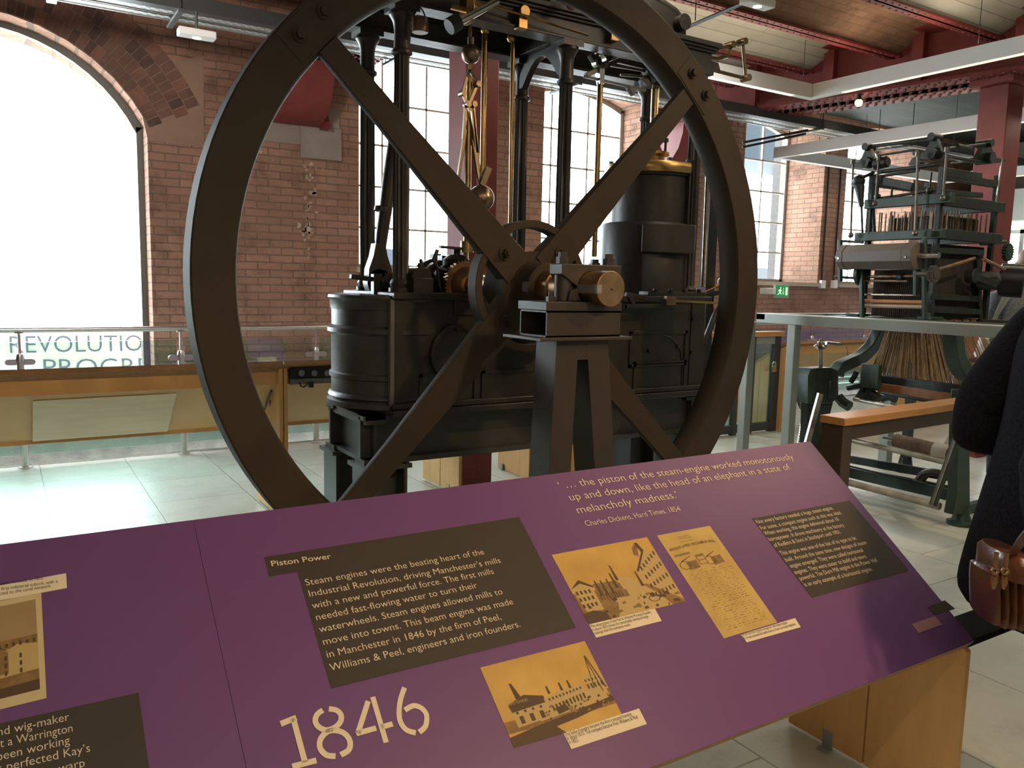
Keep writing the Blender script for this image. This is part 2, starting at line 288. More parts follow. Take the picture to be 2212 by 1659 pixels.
# windows: frame with bars, one pane each
WFRAME = mat('window_frame_paint', (.42, .39, .33), .5)
for i, (a, b, z0, z1) in enumerate(WIN):
    yf = 7.64 if i == 0 else 8.02; f = M(); hp = headpts(i, 20); w = .045 if i else .05
    inn = [((a+b)/2+(p[0]-(a+b)/2)*(1-2*w/(b-a)), p[1]-w) for p in hp]
    for k in range(20): f.prism([hp[k], hp[k+1], inn[k+1], inn[k]], 'XZ', yf, yf+.06)
    f.box(a, a+w, yf, yf+.06, z0, z1); f.box(b-w, b, yf, yf+.06, z0, z1); f.box(a, b, yf, yf+.06, z0, z0+w)
    if i:
        nb = 3
        for k in range(1, nb): xx = a+(b-a)*k/nb; f.box(xx-.010, xx+.010, yf+.01, yf+.04, z0, z1+.14)
        zz = z0+.42
        while zz < z1: f.box(a, b, yf+.01, yf+.04, zz-.010, zz+.010); zz += .42
    o = struct('window_%d' % (i+1), f, WFRAME if i else mat('dark_frame', (.10, .095, .08), .4))
    p = M(); p.quad(*[(q[0], yf+.05, q[1]) for q in [(a, z0), (b, z0)]+hp]); p.build('pane', PANE, o)
    if i:
        s = M(); s.box(a-.03, b+.03, YW-.04, yf, z0-.05, z0); s.build('window_sill', mat('stone_sill', (.42, .36, .28), .8), o)

# jack-arch ceiling: red riveted joists along X with vaults between
GZ, JZ = 3.30, 3.62
G0, G1 = Vector((6.72, 7.4, 0)), Vector((8.87, -2.7, 0))     # line of the riveted girder
JY = [6.49-.83*k for k in range(15)]
def girder_x(y): return G0.x+(G1.x-G0.x)*(y-G0.y)/(G1.y-G0.y)
dome = lambda mm, c, r: mm.lathe([(r, 0), (r*.8, -r*.5), (r*.3, -r*.75)], c, (0, 0, 1), 6)
for k, y in enumerate(JY):
    j = M(); x0, x1 = -6, girder_x(y)+.05
    j.box(x0, x1, y-.065, y+.065, JZ, JZ+.018); j.box(x0, x1, y-.01, y+.01, JZ, JZ+.3)
    if y > 1.5:
        q = max(-1.0, 3.0)
        while q < x1:
            for s in (-.04, .04): dome(j, (q, y+s, JZ), .011)
            q += .085
    struct('trim_%d' % (5+k), j, REDIRON)
def vault(y0, y1, x0, x1):
    v = M(); n = 10; ps = []
    for k in range(n+1):
        t = k/n; ps.append((y0+(y1-y0)*t, JZ+.03+.16*sin(pi*t)+(.25*t if y1 == YW else 0)))
    for k in range(n): v.quad((x0, *ps[k]), (x1, *ps[k]), (x1, *ps[k+1]), (x0, *ps[k+1]))
    return v
ce = None
for k in range(-1, len(JY)-1):
    y0 = JY[k+1] if k >= 0 else JY[0]; y1 = JY[k] if k >= 0 else YW
    v = vault(y0, y1, -6, (girder_x(y0)+girder_x(y1))/2)
    o = struct('ceiling' if ce is None else 'ceiling_vault', v, VBRICK if k in (2, -1) else WHITEVAULT); ce = ce or o
struct('ceiling_roof', M().box(-6.2, 14.2, -6.2, YO, 4.2, 4.35), DARKBOARD, smooth=False)
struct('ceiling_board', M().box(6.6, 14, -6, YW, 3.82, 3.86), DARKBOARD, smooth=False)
def girder(name, a, b, z, h, w, riv0, riv1, stiff):
    g = M(); a, b = Vector(a), Vector(b); d = (b-a).normalized(); nrm = Vector((d.y, -d.x, 0)); Z = Vector((0, 0, 1))
    for zz, t in ((z+.015, .03), (z+h, .03)): g.bar(a+Z*zz, b+Z*zz, w, t)
    g.bar(a+Z*(z+h/2), b+Z*(z+h/2), .16, h)
    for s in (-1, 1):
        g.bar(a+nrm*(s*.10)+Z*(z+.07), b+nrm*(s*.10)+Z*(z+.07), .05, .09)
        q = .35
        while q < (b-a).length:
            p = a+d*q+nrm*(s*.13); g.bar(p+Z*(z+.03), p+Z*(z+h), .09, .10, ref=d); q += stiff
    q = riv0
    while q < riv1:
        for s in range(-4, 5):
            dome(g, a+d*(q+(.03 if s % 2 else 0))+nrm*(s*w/9.4)+Z*z, .017)
        q += .085
    return struct(name, g, REDIRON)
girder('trim_30', G0, G1, GZ, .5, .62, .7, 5.6, .83)
girder('trim_31', (2.62, 7.4, 0), (2.62, -5, 0), GZ, .5, .4, .2, 1.4, 1.2)

# red iron columns and the curved wall brackets under the girders
def column(name, cx, cy, s, label):
    t = thing(name, label, 'column', (cx, cy, 0), 'red iron columns')
    M().box(cx-s/2, cx+s/2, cy-s/2, cy+s/2, 0, GZ-.06).build('shaft', REDIRON, t, .006)
    M().box(cx-s*.75, cx+s*.75, cy-s*.75, cy+s*.75, GZ-.06, GZ).build('cap_plate', REDIRON, t, .004)
    M().box(cx-s*.6, cx+s*.6, cy-s*.6, cy+s*.6, 0, .02).build('foot_plate', REDIRON, t, .004)
column('iron_column', 2.77, 4.98, .25, 'square red iron column standing behind the steam engine')
column('iron_column', 7.46, 3.97, .25, 'square red iron column at the right, behind the jacquard loom')
for gx, w, lab in ((2.30, .42, 'curved red iron bracket on the brick wall left of the engine columns'), (6.78, .42, 'curved red iron bracket on the wall at the right rim of the flywheel')):
    t = thing('wall_bracket', lab, 'bracket', (gx, YW, 2.8), 'curved red wall brackets')
    pr = [(YW, 2.82), (YW-.10, 2.82), (YW-.26, 2.90), (YW-.37, 3.02), (YW-.43, 3.18), (YW-.44, 3.3), (YW, 3.3)]
    M().prism(pr, 'YZ', gx-w/2, gx+w/2).build('curved_plate', REDIRON, t)
    M().prism([(YW, 2.80), (YW-.16, 2.80), (YW-.03, 3.05)], 'YZ', gx+w/2, gx+w/2+.06).build('gusset', REDIRON, t)

# outside: bright yard, neighbouring buildings, mesh banner with letters
yard = M().box(-30, 40, 8.3, 60, -1.3, -1.2); o = yard.build('yard', mat('pale_paving', (.7, .7, .68), .9)); o['kind'] = 'structure'
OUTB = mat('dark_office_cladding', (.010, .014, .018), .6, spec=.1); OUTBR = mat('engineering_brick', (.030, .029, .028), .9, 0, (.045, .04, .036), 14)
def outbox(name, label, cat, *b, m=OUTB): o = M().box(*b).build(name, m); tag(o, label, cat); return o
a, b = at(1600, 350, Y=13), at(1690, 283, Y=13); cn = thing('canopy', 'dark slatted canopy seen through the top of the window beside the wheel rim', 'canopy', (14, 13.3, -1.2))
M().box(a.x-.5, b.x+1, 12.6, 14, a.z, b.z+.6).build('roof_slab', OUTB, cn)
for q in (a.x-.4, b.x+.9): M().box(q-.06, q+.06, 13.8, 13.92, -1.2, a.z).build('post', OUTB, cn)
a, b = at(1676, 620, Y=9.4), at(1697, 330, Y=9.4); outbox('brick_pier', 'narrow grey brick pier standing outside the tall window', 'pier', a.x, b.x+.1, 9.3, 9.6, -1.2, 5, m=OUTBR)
a, b = at(830, 600, Y=12), at(850, 538, Y=12); outbox('parked_van', 'blue-grey van outside the window behind the engine crank', 'van', a.x, b.x+.2, 12, 13, -1.2, b.z, m=mat('van_paint', (.03, .045, .06), .5))
a, b = at(1602, 612, Y=11), at(1672, 580, Y=11); outbox('low_wall', 'low grey wall outside, at the foot of the window above the exit sign', 'wall', a.x, b.x+.2, 11, 11.3, -1.2, b.z, m=mat('grey_wall', (.05, .06, .065), .8))

def text_mesh(mm, s, p0, p1, h, up_dir, lift=(0, 0, 0), font_w=0, mirror=False):
    """one line of writing whose baseline runs p0..p1 and whose capitals are h high"""
    cu = bpy.data.curves.new('writing', 'FONT'); cu.body = s; cu.resolution_u = 3; cu.offset = font_w-.007
    ob = bpy.data.objects.new('writing', cu); COL.objects.link(ob)
    me = bpy.data.meshes.new_from_object(ob.evaluated_get(bpy.context.evaluated_depsgraph_get()))
    bpy.data.objects.remove(ob); bpy.data.curves.remove(cu)
    xs = [v.co.x for v in me.vertices]; x0, x1 = min(xs), max(xs); p0, p1, U, L = Vector(p0), Vector(p1), Vector(up_dir), Vector(lift); d = (p1-p0)/(x1-x0)
    k = h/.69; mm.add([p0+d*(v.co.x-x0)+U*(v.co.y*k)+L for v in me.vertices], [tuple(p.vertices) for p in me.polygons]); bpy.data.meshes.remove(me)
YB = 9.0
ban = thing('mesh_banner', 'white mesh banner with grey-blue capital letters seen through the arched window', 'banner', (0, YB, 0))
z0, z1 = at(150, 830, Y=YB).z, at(150, 716, Y=YB).z
bm = M(); bm.box(-.6, 2.6, YB+.01, YB+.02, z0-.3, z1+.03)
bm.build('banner_sheet', mat('white_mesh', (.9, .92, .93), .8), ban)
lt = M(); hh = at(150, 725, Y=YB).z-at(150, 761, Y=YB).z
text_mesh(lt, 'REVOLUTION', at(22, 763, Y=YB), at(345, 757, Y=YB), hh, (0, 0, 1))
text_mesh(lt, 'PROGRESS', at(95, 812, Y=YB), at(375, 806, Y=YB), hh, (0, 0, 1))
lt.build('lettering', mat('grey_blue_letters', (.13, .20, .26), .7), ban, smooth=False)
for k in range(3): M().cyl((-.5+1.5*k, YB+.04, -1.2), (-.5+1.5*k, YB+.04, z1+.05), .02, n=8).build('pole', DKGREY, ban)
# ------------------------------------------------------------------ beam engine
CX, CZ = 1.908, 1.4407                                # crankshaft axis (it runs along Y)
YN, YF, YM = 3.45, 3.88, 3.665                        # near row, far row of columns, middle plane
ENG = thing('beam_engine', 'dark steam beam engine with large flywheel, fluted columns and brass-topped cylinder', 'steam engine', (CX, YM, .62))

# flywheel
FW = thing('flywheel', '', '', (0, 0, 0)); del FW['label'], FW['category']; FW.parent = ENG; FW.location = (CX-CX, 2.97-YM, CZ-.62)
RO, RI = 1.374, 1.226; C0 = Vector((CX, 0, CZ))
def pol(r, a, y): return Vector((CX+r*cos(radians(a)), y, CZ+r*sin(radians(a))))
m = M(); m.lathe([(RO, 2.885), (RO-.006, 2.88), (RI+.006, 2.88), (RI, 2.886), (RI-.012, 2.92), (RI-.016, 2.945), (RI-.012, 2.97), (RI, 3.004), (RI+.006, 3.01), (RO-.006, 3.01), (RO, 3.004)], (CX, 0, CZ), (0, 1, 0), 128, True)
m.build('rim', WHEELIRON, FW)
SP = (136.9, 46.9, 226.4, 316.2)
GROOVE = mat('joint_line', (.012, .010, .009), .8)
for a in SP:
    m = M(); d = Vector((cos(radians(a)), 0, sin(radians(a)))); t = Vector((-d.z, 0, d.x)); c0 = Vector((CX, 2.94, CZ))
    secs = []
    for r, w, y0, y1 in ((.10, .080, 2.884, 2.95), (.30, .074, 2.884, 2.93), (.9, .052, 2.884, 2.915), (1.222, .046, 2.884, 2.915)):
        p = Vector((CX, 0, CZ))+d*r; secs.append([p+t*(w*i)+Vector((0, yy, 0)) for i, yy in ((-.94, y0), (.94, y0), (1, y0+.008), (1, y1), (-1, y1), (-1, y0+.008))])
    m.loft(secs); m.build('spoke', WHEELIRON, FW)
    m = M()
    def plate(r0, r1, w, y):
        q = [Vector((CX, y, CZ))+d*r+t*s for r, s in ((r0, -w), (r1, -w), (r1, w), (r0, w))]; lo = [p+Vector((0, .01, 0)) for p in q]
        m.loft([lo, q])
    plate(1.236, 1.362, .125, 2.8775); m.build('splice_plate', WHEELIRON, FW, bv=.002)
    for s in (-.062, .062):
        m = M(); b = Vector((CX, 2.878, CZ))+d*1.305+t*s; m.cyl(b, b-Vector((0, .008, 0)), .026, n=20); m.nut(b-Vector((0, .008, 0)), (0, -1, 0), .017, .018); m.build('bolt', WHEELIRON, FW)
    m = M(); b = Vector((CX, 2.884, CZ))+d*.198; m.cyl(b, b-Vector((0, .006, 0)), .03, n=20); m.nut(b-Vector((0, .006, 0)), (0, -1, 0), .018, .022); m.cyl(b-Vector((0, .028, 0)), b-Vector((0, .04, 0)), .010, n=10)
    m.build('bolt', WHEELIRON, FW)
m = M(); m.ring((CX, 0, CZ), (0, 1, 0), .246, .278, 2.888, 2.957, 72); m.build('hub_ring', WHEELIRON, FW, bv=.003)
m = M(); m.lathe([(.0, 2.89), (.15, 2.89), (.15, 2.955), (.0, 2.955)], (CX, 0, CZ), (0, 1, 0), 48); m.build('hub_plate', WHEELIRON, FW)
m = M(); m.lathe([(.062, 2.765), (.092, 2.765), (.100, 2.772), (.100, 2.86), (.108, 2.885), (.12, 2.90), (.12, 3.1), (.062, 3.1)], (CX, 0, CZ), (0, 1, 0), 48)
m.box(CX-.11, CX-.085, 2.76, 2.8, CZ-.02, CZ+.02); m.build('hub_boss', WHEELIRON, FW)
m = M(); m.cyl((CX, 2.365, CZ), (CX, 2.70, CZ), .066, n=48); m.cyl((CX, 2.70, CZ), (CX, 3.62, CZ), .050, n=40); m.ring((CX, 0, CZ), (0, 1, 0), .045, .072, 2.69, 2.765, 40)
sh = m.build('crankshaft', COPPER, ENG, bv=.002)
m = M(); m.box(CX-.066, CX-.045, 2.362, 2.49, CZ-.017, CZ+.014); m.build('keyway', mat('worn_key_steel', (.34, .33, .31), .5, .6), sh)
m = M(); m.sph((CX+.004, 2.365, CZ+.0), .005, 8); m.build('centre_mark', BLACKIRON, sh)
m = M(); m.ring((CX, 0, CZ), (0, 1, 0), .05, .058, 3.06, 3.2, 40); m.build('journal_sleeve', STEEL, sh)

# gears and eccentrics on the shaft
def gear(mm, o, ax, r, n, w, rin, tooth=.008):
    d, u, t = frame(ax); o = Vector(o); a, b = [], []
    for i in range(n*4):
        q = 2*pi*i/(n*4); rr = r if i % 4 in (0, 1) else r-tooth; a.append(o+(u*cos(q)+t*sin(q))*rr); b.append(a[-1]+d*w)
    mm.loft([a, b]); mm.cyl(o-d*.004, o+d*(w+.004), rin, n=32)
m = M(); gear(m, (CX, 3.46, CZ), (0, 1, 0), .122, 44, .03, .09); m.lathe([(.09, 3.456), (.065, 3.41), (.05, 3.40)], (CX, 0, CZ), (0, 1, 0), 40); m.build('bevel_wheel', mat('gear_bronze', (.30, .17, .08), .4, .9, (.2, .12, .06), 9), ENG)
gp = at(986, 566, Y=3.54); m = M(); gear(m, gp+Vector((0, 0, -.018)), (0, 0, 1), .068, 30, .03, .05); m.lathe([(.066, .012), (.04, .034), (.018, .036), (.018, .06)], gp, (0, 0, 1), 30); m.build('governor_pinion', BLACKIRON, ENG)
for k, (y, r, mm) in enumerate(((3.56, .115, BLACKIRON), (3.66, .13, DARKIRON), (3.75, .14, BLACKIRON))):
    m = M(); m.ring((CX-.03, 0, CZ-.01), (0, 1, 0), r-.018, r, y-.02, y+.02, 40); m.cyl((CX-.03, y-.012, CZ-.01), (CX-.03, y+.012, CZ-.01), r-.016, n=32)
    for s in (-1, 1): m.box(CX-.05, CX-.01, y-.025, y+.025, CZ+s*(r+.002)-.012, CZ+s*(r+.002)+.012)
    m.build('eccentric', mm, ENG)
m = M(); p = [at(q[0], q[1], Y=3.5) for q in ((945, 540), (937, 560), (945, 580), (965, 584))]; m.tube(p, .010, 8); p = [at(q[0], q[1], Y=3.5) for q in ((945, 582), (950, 620), (965, 650), (985, 660))]; m.tube(p, .009, 8)
m.build('lubricator_arm', DARKIRON, ENG)
m = M(); a, b = at(950, 533, Y=3.5), at(1040, 541, Y=3.5); m.bar(a, b, .03, .012); m.build('governor_bracket', BLACKIRON, ENG, bv=.002)
m = M(); p = at(905, 600, Y=3.42); m.box(p.x-.05, p.x+.05, 3.37, 3.52, 1.39, p.z); m.lathe([(.05, -.06), (.05, .06)], (p.x, 3.445, p.z), (0, 1, 0), 24); m.nut((p.x-.0, 3.40, p.z+.045), (0, 0, 1), .016, .022); m.cyl((p.x, 3.40, p.z), (p.x, 3.40, p.z+.085), .008); m.build('main_bearing', DARKIRON, ENG, bv=.003)
m = M(); p = at(1005, 700, Y=3.42); m.box(CX-.12, CX+.14, 3.36, 3.50, 1.30, 1.40); m.build('bearing_seat', DARKIRON, ENG, bv=.004)

# crank and connecting rod
pin = at(815, 610, Y=YM); m = M(); m.bar((CX, 3.6, CZ), (pin.x, 3.6, pin.z), .12, .05, ref=(0, 1, 0), w2=.09); m.cyl((CX, 3.55, CZ), (CX, 3.63, CZ), .085, n=28); m.cyl((pin.x, 3.56, pin.z), (pin.x, 3.72, pin.z), .028); m.build('crank', BLACKIRON, ENG)
m = M(); q = [at(*p, Y=YM) for p in ((879, 60), (860, 250), (843, 380), (826, 500), (817, 572), (815, 610))]
m.tube(q[:5], [.022, .030, .036, .030, .026], 12); m.tube([at(827, 448, Y=YM), at(825, 458, Y=YM)], .040, 14)
z = q[4]; m.loft([[Vector((z.x+sx*w, YM+sy*.03, z.z+h)) for sx, sy in ((-1, -1), (1, -1), (1, 1), (-1, 1))] for w, h in ((.024, .10), (.036, .04), (.058, -.02), (.06, -.05))])
m.lathe([(.062, -.03), (.062, .03)], (pin.x, YM, pin.z), (0, 1, 0), 28); m.build('connecting_rod', DARKIRON, ENG)
m = M(); m.bar(at(757, 597, Y=3.6), at(800, 603, Y=3.6), .03, .022); m.box(pin.x-.06, pin.x-.02, 3.56, 3.60, pin.z-.06, pin.z+.04); m.cyl((pin.x+.03, 3.57, pin.z-.0), (pin.x+.03, 3.545, pin.z), .03, n=20); m.nut((pin.x+.03, 3.545, pin.z), (0, -1, 0), .018, .016)
m.build('big_end_cotter', DARKIRON, ENG, bv=.003)

# bed, end tank, panels
BY0, BY1, BX0, BX1, BZ0, BZ1 = 3.37, 3.97, 1.478, 3.42, .86, 1.392
m = M(); m.box(BX0, BX1, BY0, BY1, BZ0, BZ1); bed = m.build('bed', BEDIRON, ENG, bv=.006)
m = M(); m.box(BX0-.01, BX1+.03, BY0-.035, BY1+.035, BZ0-.02, BZ0+.012); m.box(BX0-.004, BX1+.018, BY0-.02, BY1+.02, BZ0+.012, BZ0+.04); m.box(BX0-.0, BX1+.02, BY0-.02, BY1+.02, BZ1-.02, BZ1+.012); m.build('moulding', BEDIRON, bed, bv=.005)
def panel(x0, y0, x1, y1, t=.008, w=.016):
    m = M(); a, b = at(x0, y0, Y=BY0), at(x1, y1, Y=BY0)
    x0_, x1_, z0_, z1_ = a.x, b.x, b.z, a.z
    m.box(x0_, x1_, BY0-t, BY0+.01, z1_-w, z1_); m.box(x0_, x1_, BY0-t, BY0+.01, z0_, z0_+w); m.box(x0_, x0_+w, BY0-t, BY0+.01, z0_, z1_); m.box(x1_-w, x1_, BY0-t, BY0+.01, z0_, z1_); m.build('panel_beading', BEDIRON, bed)
panel(1040, 800, 1178, 866); panel(905, 808, 1028, 878); panel(1360, 716, 1480, 788); panel(1368, 782, 1478, 846)
m = M(); a = at(1490, 760, Y=BY0); m.box(a.x-.004, a.x+.004, BY0-.006, BY0+.01, BZ0+.03, BZ1-.02)
q = [at(*p, Y=BY0-.002) for p in ((1370, 716), (1420, 718), (1450, 730), (1470, 755), (1474, 790), (1473, 840))]; m.tube(q, .005, 6); m.build('panel_beading', BEDIRON, bed)
for p in ((1400, 757), (1462, 748), (1495, 688), (1492, 760)): m = M(); c = at(*p, Y=BY0); m.cyl(c, c-Vector((0, .02, 0)), .012, n=10); m.build('stud', BEDIRON, bed)
TC = Vector((1.61, 3.67, 0)); m = M()
m.lathe([(0, 1.39), (.285, 1.39), (.306, 1.385), (.310, 1.372), (.300, 1.36), (.296, 1.32), (.292, 1.318), (.292, 1.245), (.300, 1.24), (.312, 1.232), (.312, 1.212), (.300, 1.205), (.294, 1.195), (.294, 1.025), (.304, 1.018), (.304, 1.0), (.294, .992), (.294, .93), (.304, .924), (.310, .91), (.300, .9), (.316, .89), (.316, .868), (0, .868)], TC, (0, 0, 1), 64)
m.build('condenser_tank', mat('slate_painted_iron', (.045, .047, .046), .4, .1, (.036, .037, .037), 8, .1), ENG)
m = M(); m.box(BX0-.012, BX0+.008, BY0-.006, BY0+.02, BZ0+.03, BZ1-.02); m.build('corner_highlight', mat('edge_highlight_paint', (.12, .12, .13), .45), bed, bv=.003)  # lighter strip paints in the highlight along the bed corner
m = M(); p = at(870, 760, Y=BY0); c = Vector((1.80, BY0-.015, 1.12)); m.cyl(c+Vector((0, .03, 0)), c, .13, n=40); m.ring(c, (0, -1, 0), .12, .14, -.01, .012, 40)
for k in range(8): q = c+Vector((.115*cos(k*pi/4), 0, .115*sin(k*pi/4))); m.nut(q, (0, -1, 0), .010, .014)
m.build('inspection_cover', BEDIRON, bed)
m = M(); a = at(1180, 738, Y=3.2); m.lathe([(.10, -.012), (.10, .012)], (a.x, 3.30, a.z), (0, 0, 1), 32); m.lathe([(.088, -.04), (.088, -.012)], (a.x, 3.30, a.z), (0, 0, 1), 32); m.build('feed_pump_flange', BEDIRON, bed)

# fluted columns
def fluted(name, x, y):
    z0, z1 = BZ1+.01, 2.655; rings = []; n = 48; m = M()
    for h, r, f in ((0, .040, 0), (.05, .038, 0), (.06, .037, 1), (.45, .038, 1), (.8, .036, 1), (1.04, .034, 1), (1.05, .034, 0)):
        rings.append([Vector((x+(r-f*.0035*(1+cos(12*a))/1)*cos(a), y+(r-f*.0035*(1+cos(12*a)))*sin(a), z0+h)) for a in [2*pi*i/n for i in range(n)]])
    m.loft(rings); o = m.build(name, DARKIRON, ENG)
    m = M(); m.lathe([(.056, 0), (.056, .02), (.048, .028), (.052, .04), (.046, .055), (.040, .062)], (x, y, z0), (0, 0, 1), 28); m.build('base', DARKIRON, o)
    m = M(); m.lathe([(.034, 1.04), (.046, 1.048), (.046, 1.062), (.036, 1.07), (.035, 1.15), (.040, 1.18), (.050, 1.20), (.058, 1.21), (.058, 1.222)], (x, y, z0), (0, 0, 1), 28); m.box(x-.06, x+.06, y-.06, y+.06, z0+1.222, z1); m.build('capital', DARKIRON, o)
for x in (1.553, 2.448, 3.345):
    fluted('column', x, YN); fluted('column', x+.012, YF)
# entablature
for y, nm in ((YN, 'entablature'), (YF, 'entablature')):
    m = M(); m.box(1.36, 3.41, y-.035, y+.035, 2.655, 2.745); m.box(1.36, 3.41, y-.055, y+.055, 2.65, 2.664)
    m.box(1.34, 3.425, y-.05, y+.05, 2.745, 2.757); m.box(1.33, 3.435, y-.065, y+.065, 2.757, 2.77); m.box(1.32, 3.445, y-.08, y+.08, 2.77, 2.795); m.build(nm, DARKIRON, ENG, bv=.003)
for x in (1.40, 2.448, 3.36):
    M().box(x-.05, x+.05, YN, YF, 2.66, 2.79).build('cross_beam', BLACKIRON, ENG, bv=.003)
m = M()
ps = [(YN, 2.66), (YF, 2.66), (YF, 2.50)]+[(YF-.05-(YF-YN-.1)*k/8, 2.50+.13*sin(pi*k/8)) for k in range(9)]+[(YN, 2.50)]
m.prism(ps, 'YZ', 2.43, 2.466); m.build('arched_cross_frame', BLACKIRON, ENG, bv=.003)
# rocking beam and its trunnion
m = M(); up_, lo = [], []
for k in range(25):
    x = 1.50+(3.42-1.50)*k/24; t = (x-2.46)/.96; h = .05+.13*sqrt(max(0, 1-t*t)); zc = 2.95+t*-.04; up_.append((x, zc+h)); lo.append((x, zc-h))
m.prism(lo+up_[::-1], 'XZ', YM-.025, YM+.025)
for a in (up_, lo): m.tube([Vector((p[0], YM, p[1])) for p in a], .03, 8)
m.cyl((2.46, YN-.02, 2.95), (2.46, YF+.02, 2.95), .04); m.cyl((2.46, YM-.09, 2.95), (2.46, YM+.09, 2.95), .09, n=28)
for x in (1.54, 3.36): m.cyl((x, YM-.08, 2.95), (x, YM+.08, 2.95), .045, n=20)
m.build('rocking_beam', DARKIRON, ENG)
for y in (YN, YF): m = M(); m.box(2.30, 2.62, y-.05, y+.05, 2.795, 2.83); m.box(2.38, 2.54, y-.045, y+.045, 2.83, 2.94); m.lathe([(.075, -.045), (.075, .045)], (2.46, y, 2.95), (0, 1, 0), 28); m.build('trunnion_bearing', DARKIRON, ENG, bv=.004)

# cylinder with steam chest, brass cover and gland
cy = Vector((3.245, 3.69, 0)); m = M()
m.lathe([(0, 1.40), (.235, 1.40), (.235, 2.07), (.25, 2.075), (.25, 2.09), (0, 2.09)], cy, (0, 0, 1), 56); cylo = m.build('steam_cylinder', BEDIRON, ENG)
m = M(); m.lathe([(0, 2.088), (.268, 2.088), (.272, 2.094), (.272, 2.140), (.268, 2.146), (0, 2.15)], cy, (0, 0, 1), 64)
m.lathe([(.07, 2.146), (.075, 2.2), (.10, 2.21), (.10, 2.225), (.06, 2.235), (.045, 2.27), (.03, 2.28), (.02, 2.33)], cy, (0, 0, 1), 32); m.build('brass_cover', BRASS, cylo)
for k in range(12): m = M(); q = cy+Vector((.25*cos(k*pi/6+.2), .25*sin(k*pi/6+.2), 2.148)); m.nut(q, (0, 0, 1), .014, .016); m.build('cover_nut', DARKIRON, cylo)
for k in (0, 1): m = M(); q = cy+Vector((.055*(-1 if k else 1), -.05, 2.225)); m.cyl(q, q+Vector((0, 0, .12)), .008); m.nut(q+Vector((0, 0, .06)), (0, 0, 1), .018, .02); m.build('gland_stud', DARKIRON, cylo)
m = M(); m.lathe([(0, 1.405), (.262, 1.405), (.262, 1.80), (.255, 1.812), (0, 1.815)], cy+Vector((-.04, -.01, 0)), (0, 0, 1), 56); m.build('steam_jacket', BEDIRON, cylo)
m = M(); arc = [(cy.x+.325*cos(radians(t)), cy.y+.325*sin(radians(t))) for t in range(222, 288, 6)]; inn = [(cy.x+.2*cos(radians(t)), cy.y+.2*sin(radians(t))) for t in range(282, 216, -6)]
m.prism(arc+inn, 'XY', 1.64, 1.80); m.build('valve_chest', BEDIRON, cylo, bv=.006)
m = M(); arc = [(cy.x+.30*cos(radians(t)), cy.y+.30*sin(radians(t))) for t in range(206, 230, 6)]; inn = [(cy.x+.2*cos(radians(t)), cy.y+.2*sin(radians(t))) for t in range(226, 200, -6)]
m.prism(arc+inn, 'XY', 1.405, 1.80); m.build('steam_passage', BEDIRON, cylo, bv=.006)
m = M(); m.box(2.93, 3.42, 3.38, 3.62, 1.392, 1.41); m.box(2.97, 3.40, 3.36, 3.44, 1.40, 1.43)
for k in range(4): q = Vector((3.02+.11*k, 3.36, 1.43)); m.nut(q, (0, 0, 1), .016, .016)
m.build('chest_foot', BEDIRON, cylo, bv=.004)
# valve gear arm with bronze block and its long rod
m = M(); y = 3.28
a, b = at(1352, 636, Y=y), at(1440, 652, Y=y); m.bar(a, b, .018, .022); a, b = at(1352, 662, Y=y), at(1440, 660, Y=y); m.bar(a, b, .018, .02); m.bar(at(1356, 634, Y=y), at(1370, 664, Y=y), .02, .02); m.build('gab_fork', BLACKIRON, ENG, bv=.002)
m = M(); a, b = at(1436, 649, Y=y), at(1457, 650, Y=y); m.bar(a, b, .03, .05, h2=.042); m.build('bronze_block', COPPER, ENG, bv=.002)
m = M(); m.bar(at(1456, 650, Y=y), at(1600, 657, Y=y), .012, .012); m.build('gab_rod', BRASS, ENG)

# rods
m = M(); a = at(1411, 180, Y=YM); m.cyl((cy.x, YM+.02, 2.25), (cy.x, YM+.02, 2.95), .022, n=24); m.build('piston_rod', mat('bright_brass_steel', (.70, .52, .26), .18, 1), ENG)
def rod(x, y0, y1, Y, r, mt, nm='rod', x2=None):
    mm = M(); mm.cyl(at(x, y0, Y=Y), at(x2 if x2 else x, y1, Y=Y), r, n=14); return mm.build(nm, mt, ENG)
ROD = mat('bronze_lacquered_rod', (.45, .29, .13), .22, 1, (.36, .22, .10), 6)
rod(1048, 55, 492, 3.55, .014, ROD, 'plug_rod', 1040); rod(1108, 92, 500, 3.56, .011, ROD, 'plug_rod', 1102)
pr = rod(1297, 172, 555, 3.60, .016, ROD, 'pump_rod', 1283)
c = at(1296, 132, Y=3.60); m = M(); m.ring((c.x, 3.60, c.z), (0, 1, 0), .030, .046, -.018, .018, 32); m.bar(c-Vector((0, 0, .042)), at(1297, 182, Y=3.6), .045, .034, w2=.03, h2=.03); m.build('rod_eye', STEEL, pr)
c = at(1284, 566, Y=3.60); m = M(); m.nut(c-Vector((0, 0, .035)), (0, 0, 1), .032, .03); m.nut(c-Vector((0, 0, .005)), (0, 0, 1), .024, .02); m.cyl((c.x, 3.6, 1.40), (c.x, 3.6, c.z-.03), .02); m.build('rod_nut', DARKIRON, pr)
for p, y in (((1048, 65), 3.55), ((1104, 82), 3.56)): M().sph(at(*p, Y=y), .022, 14).build('rod_cap', BRASS, ENG)
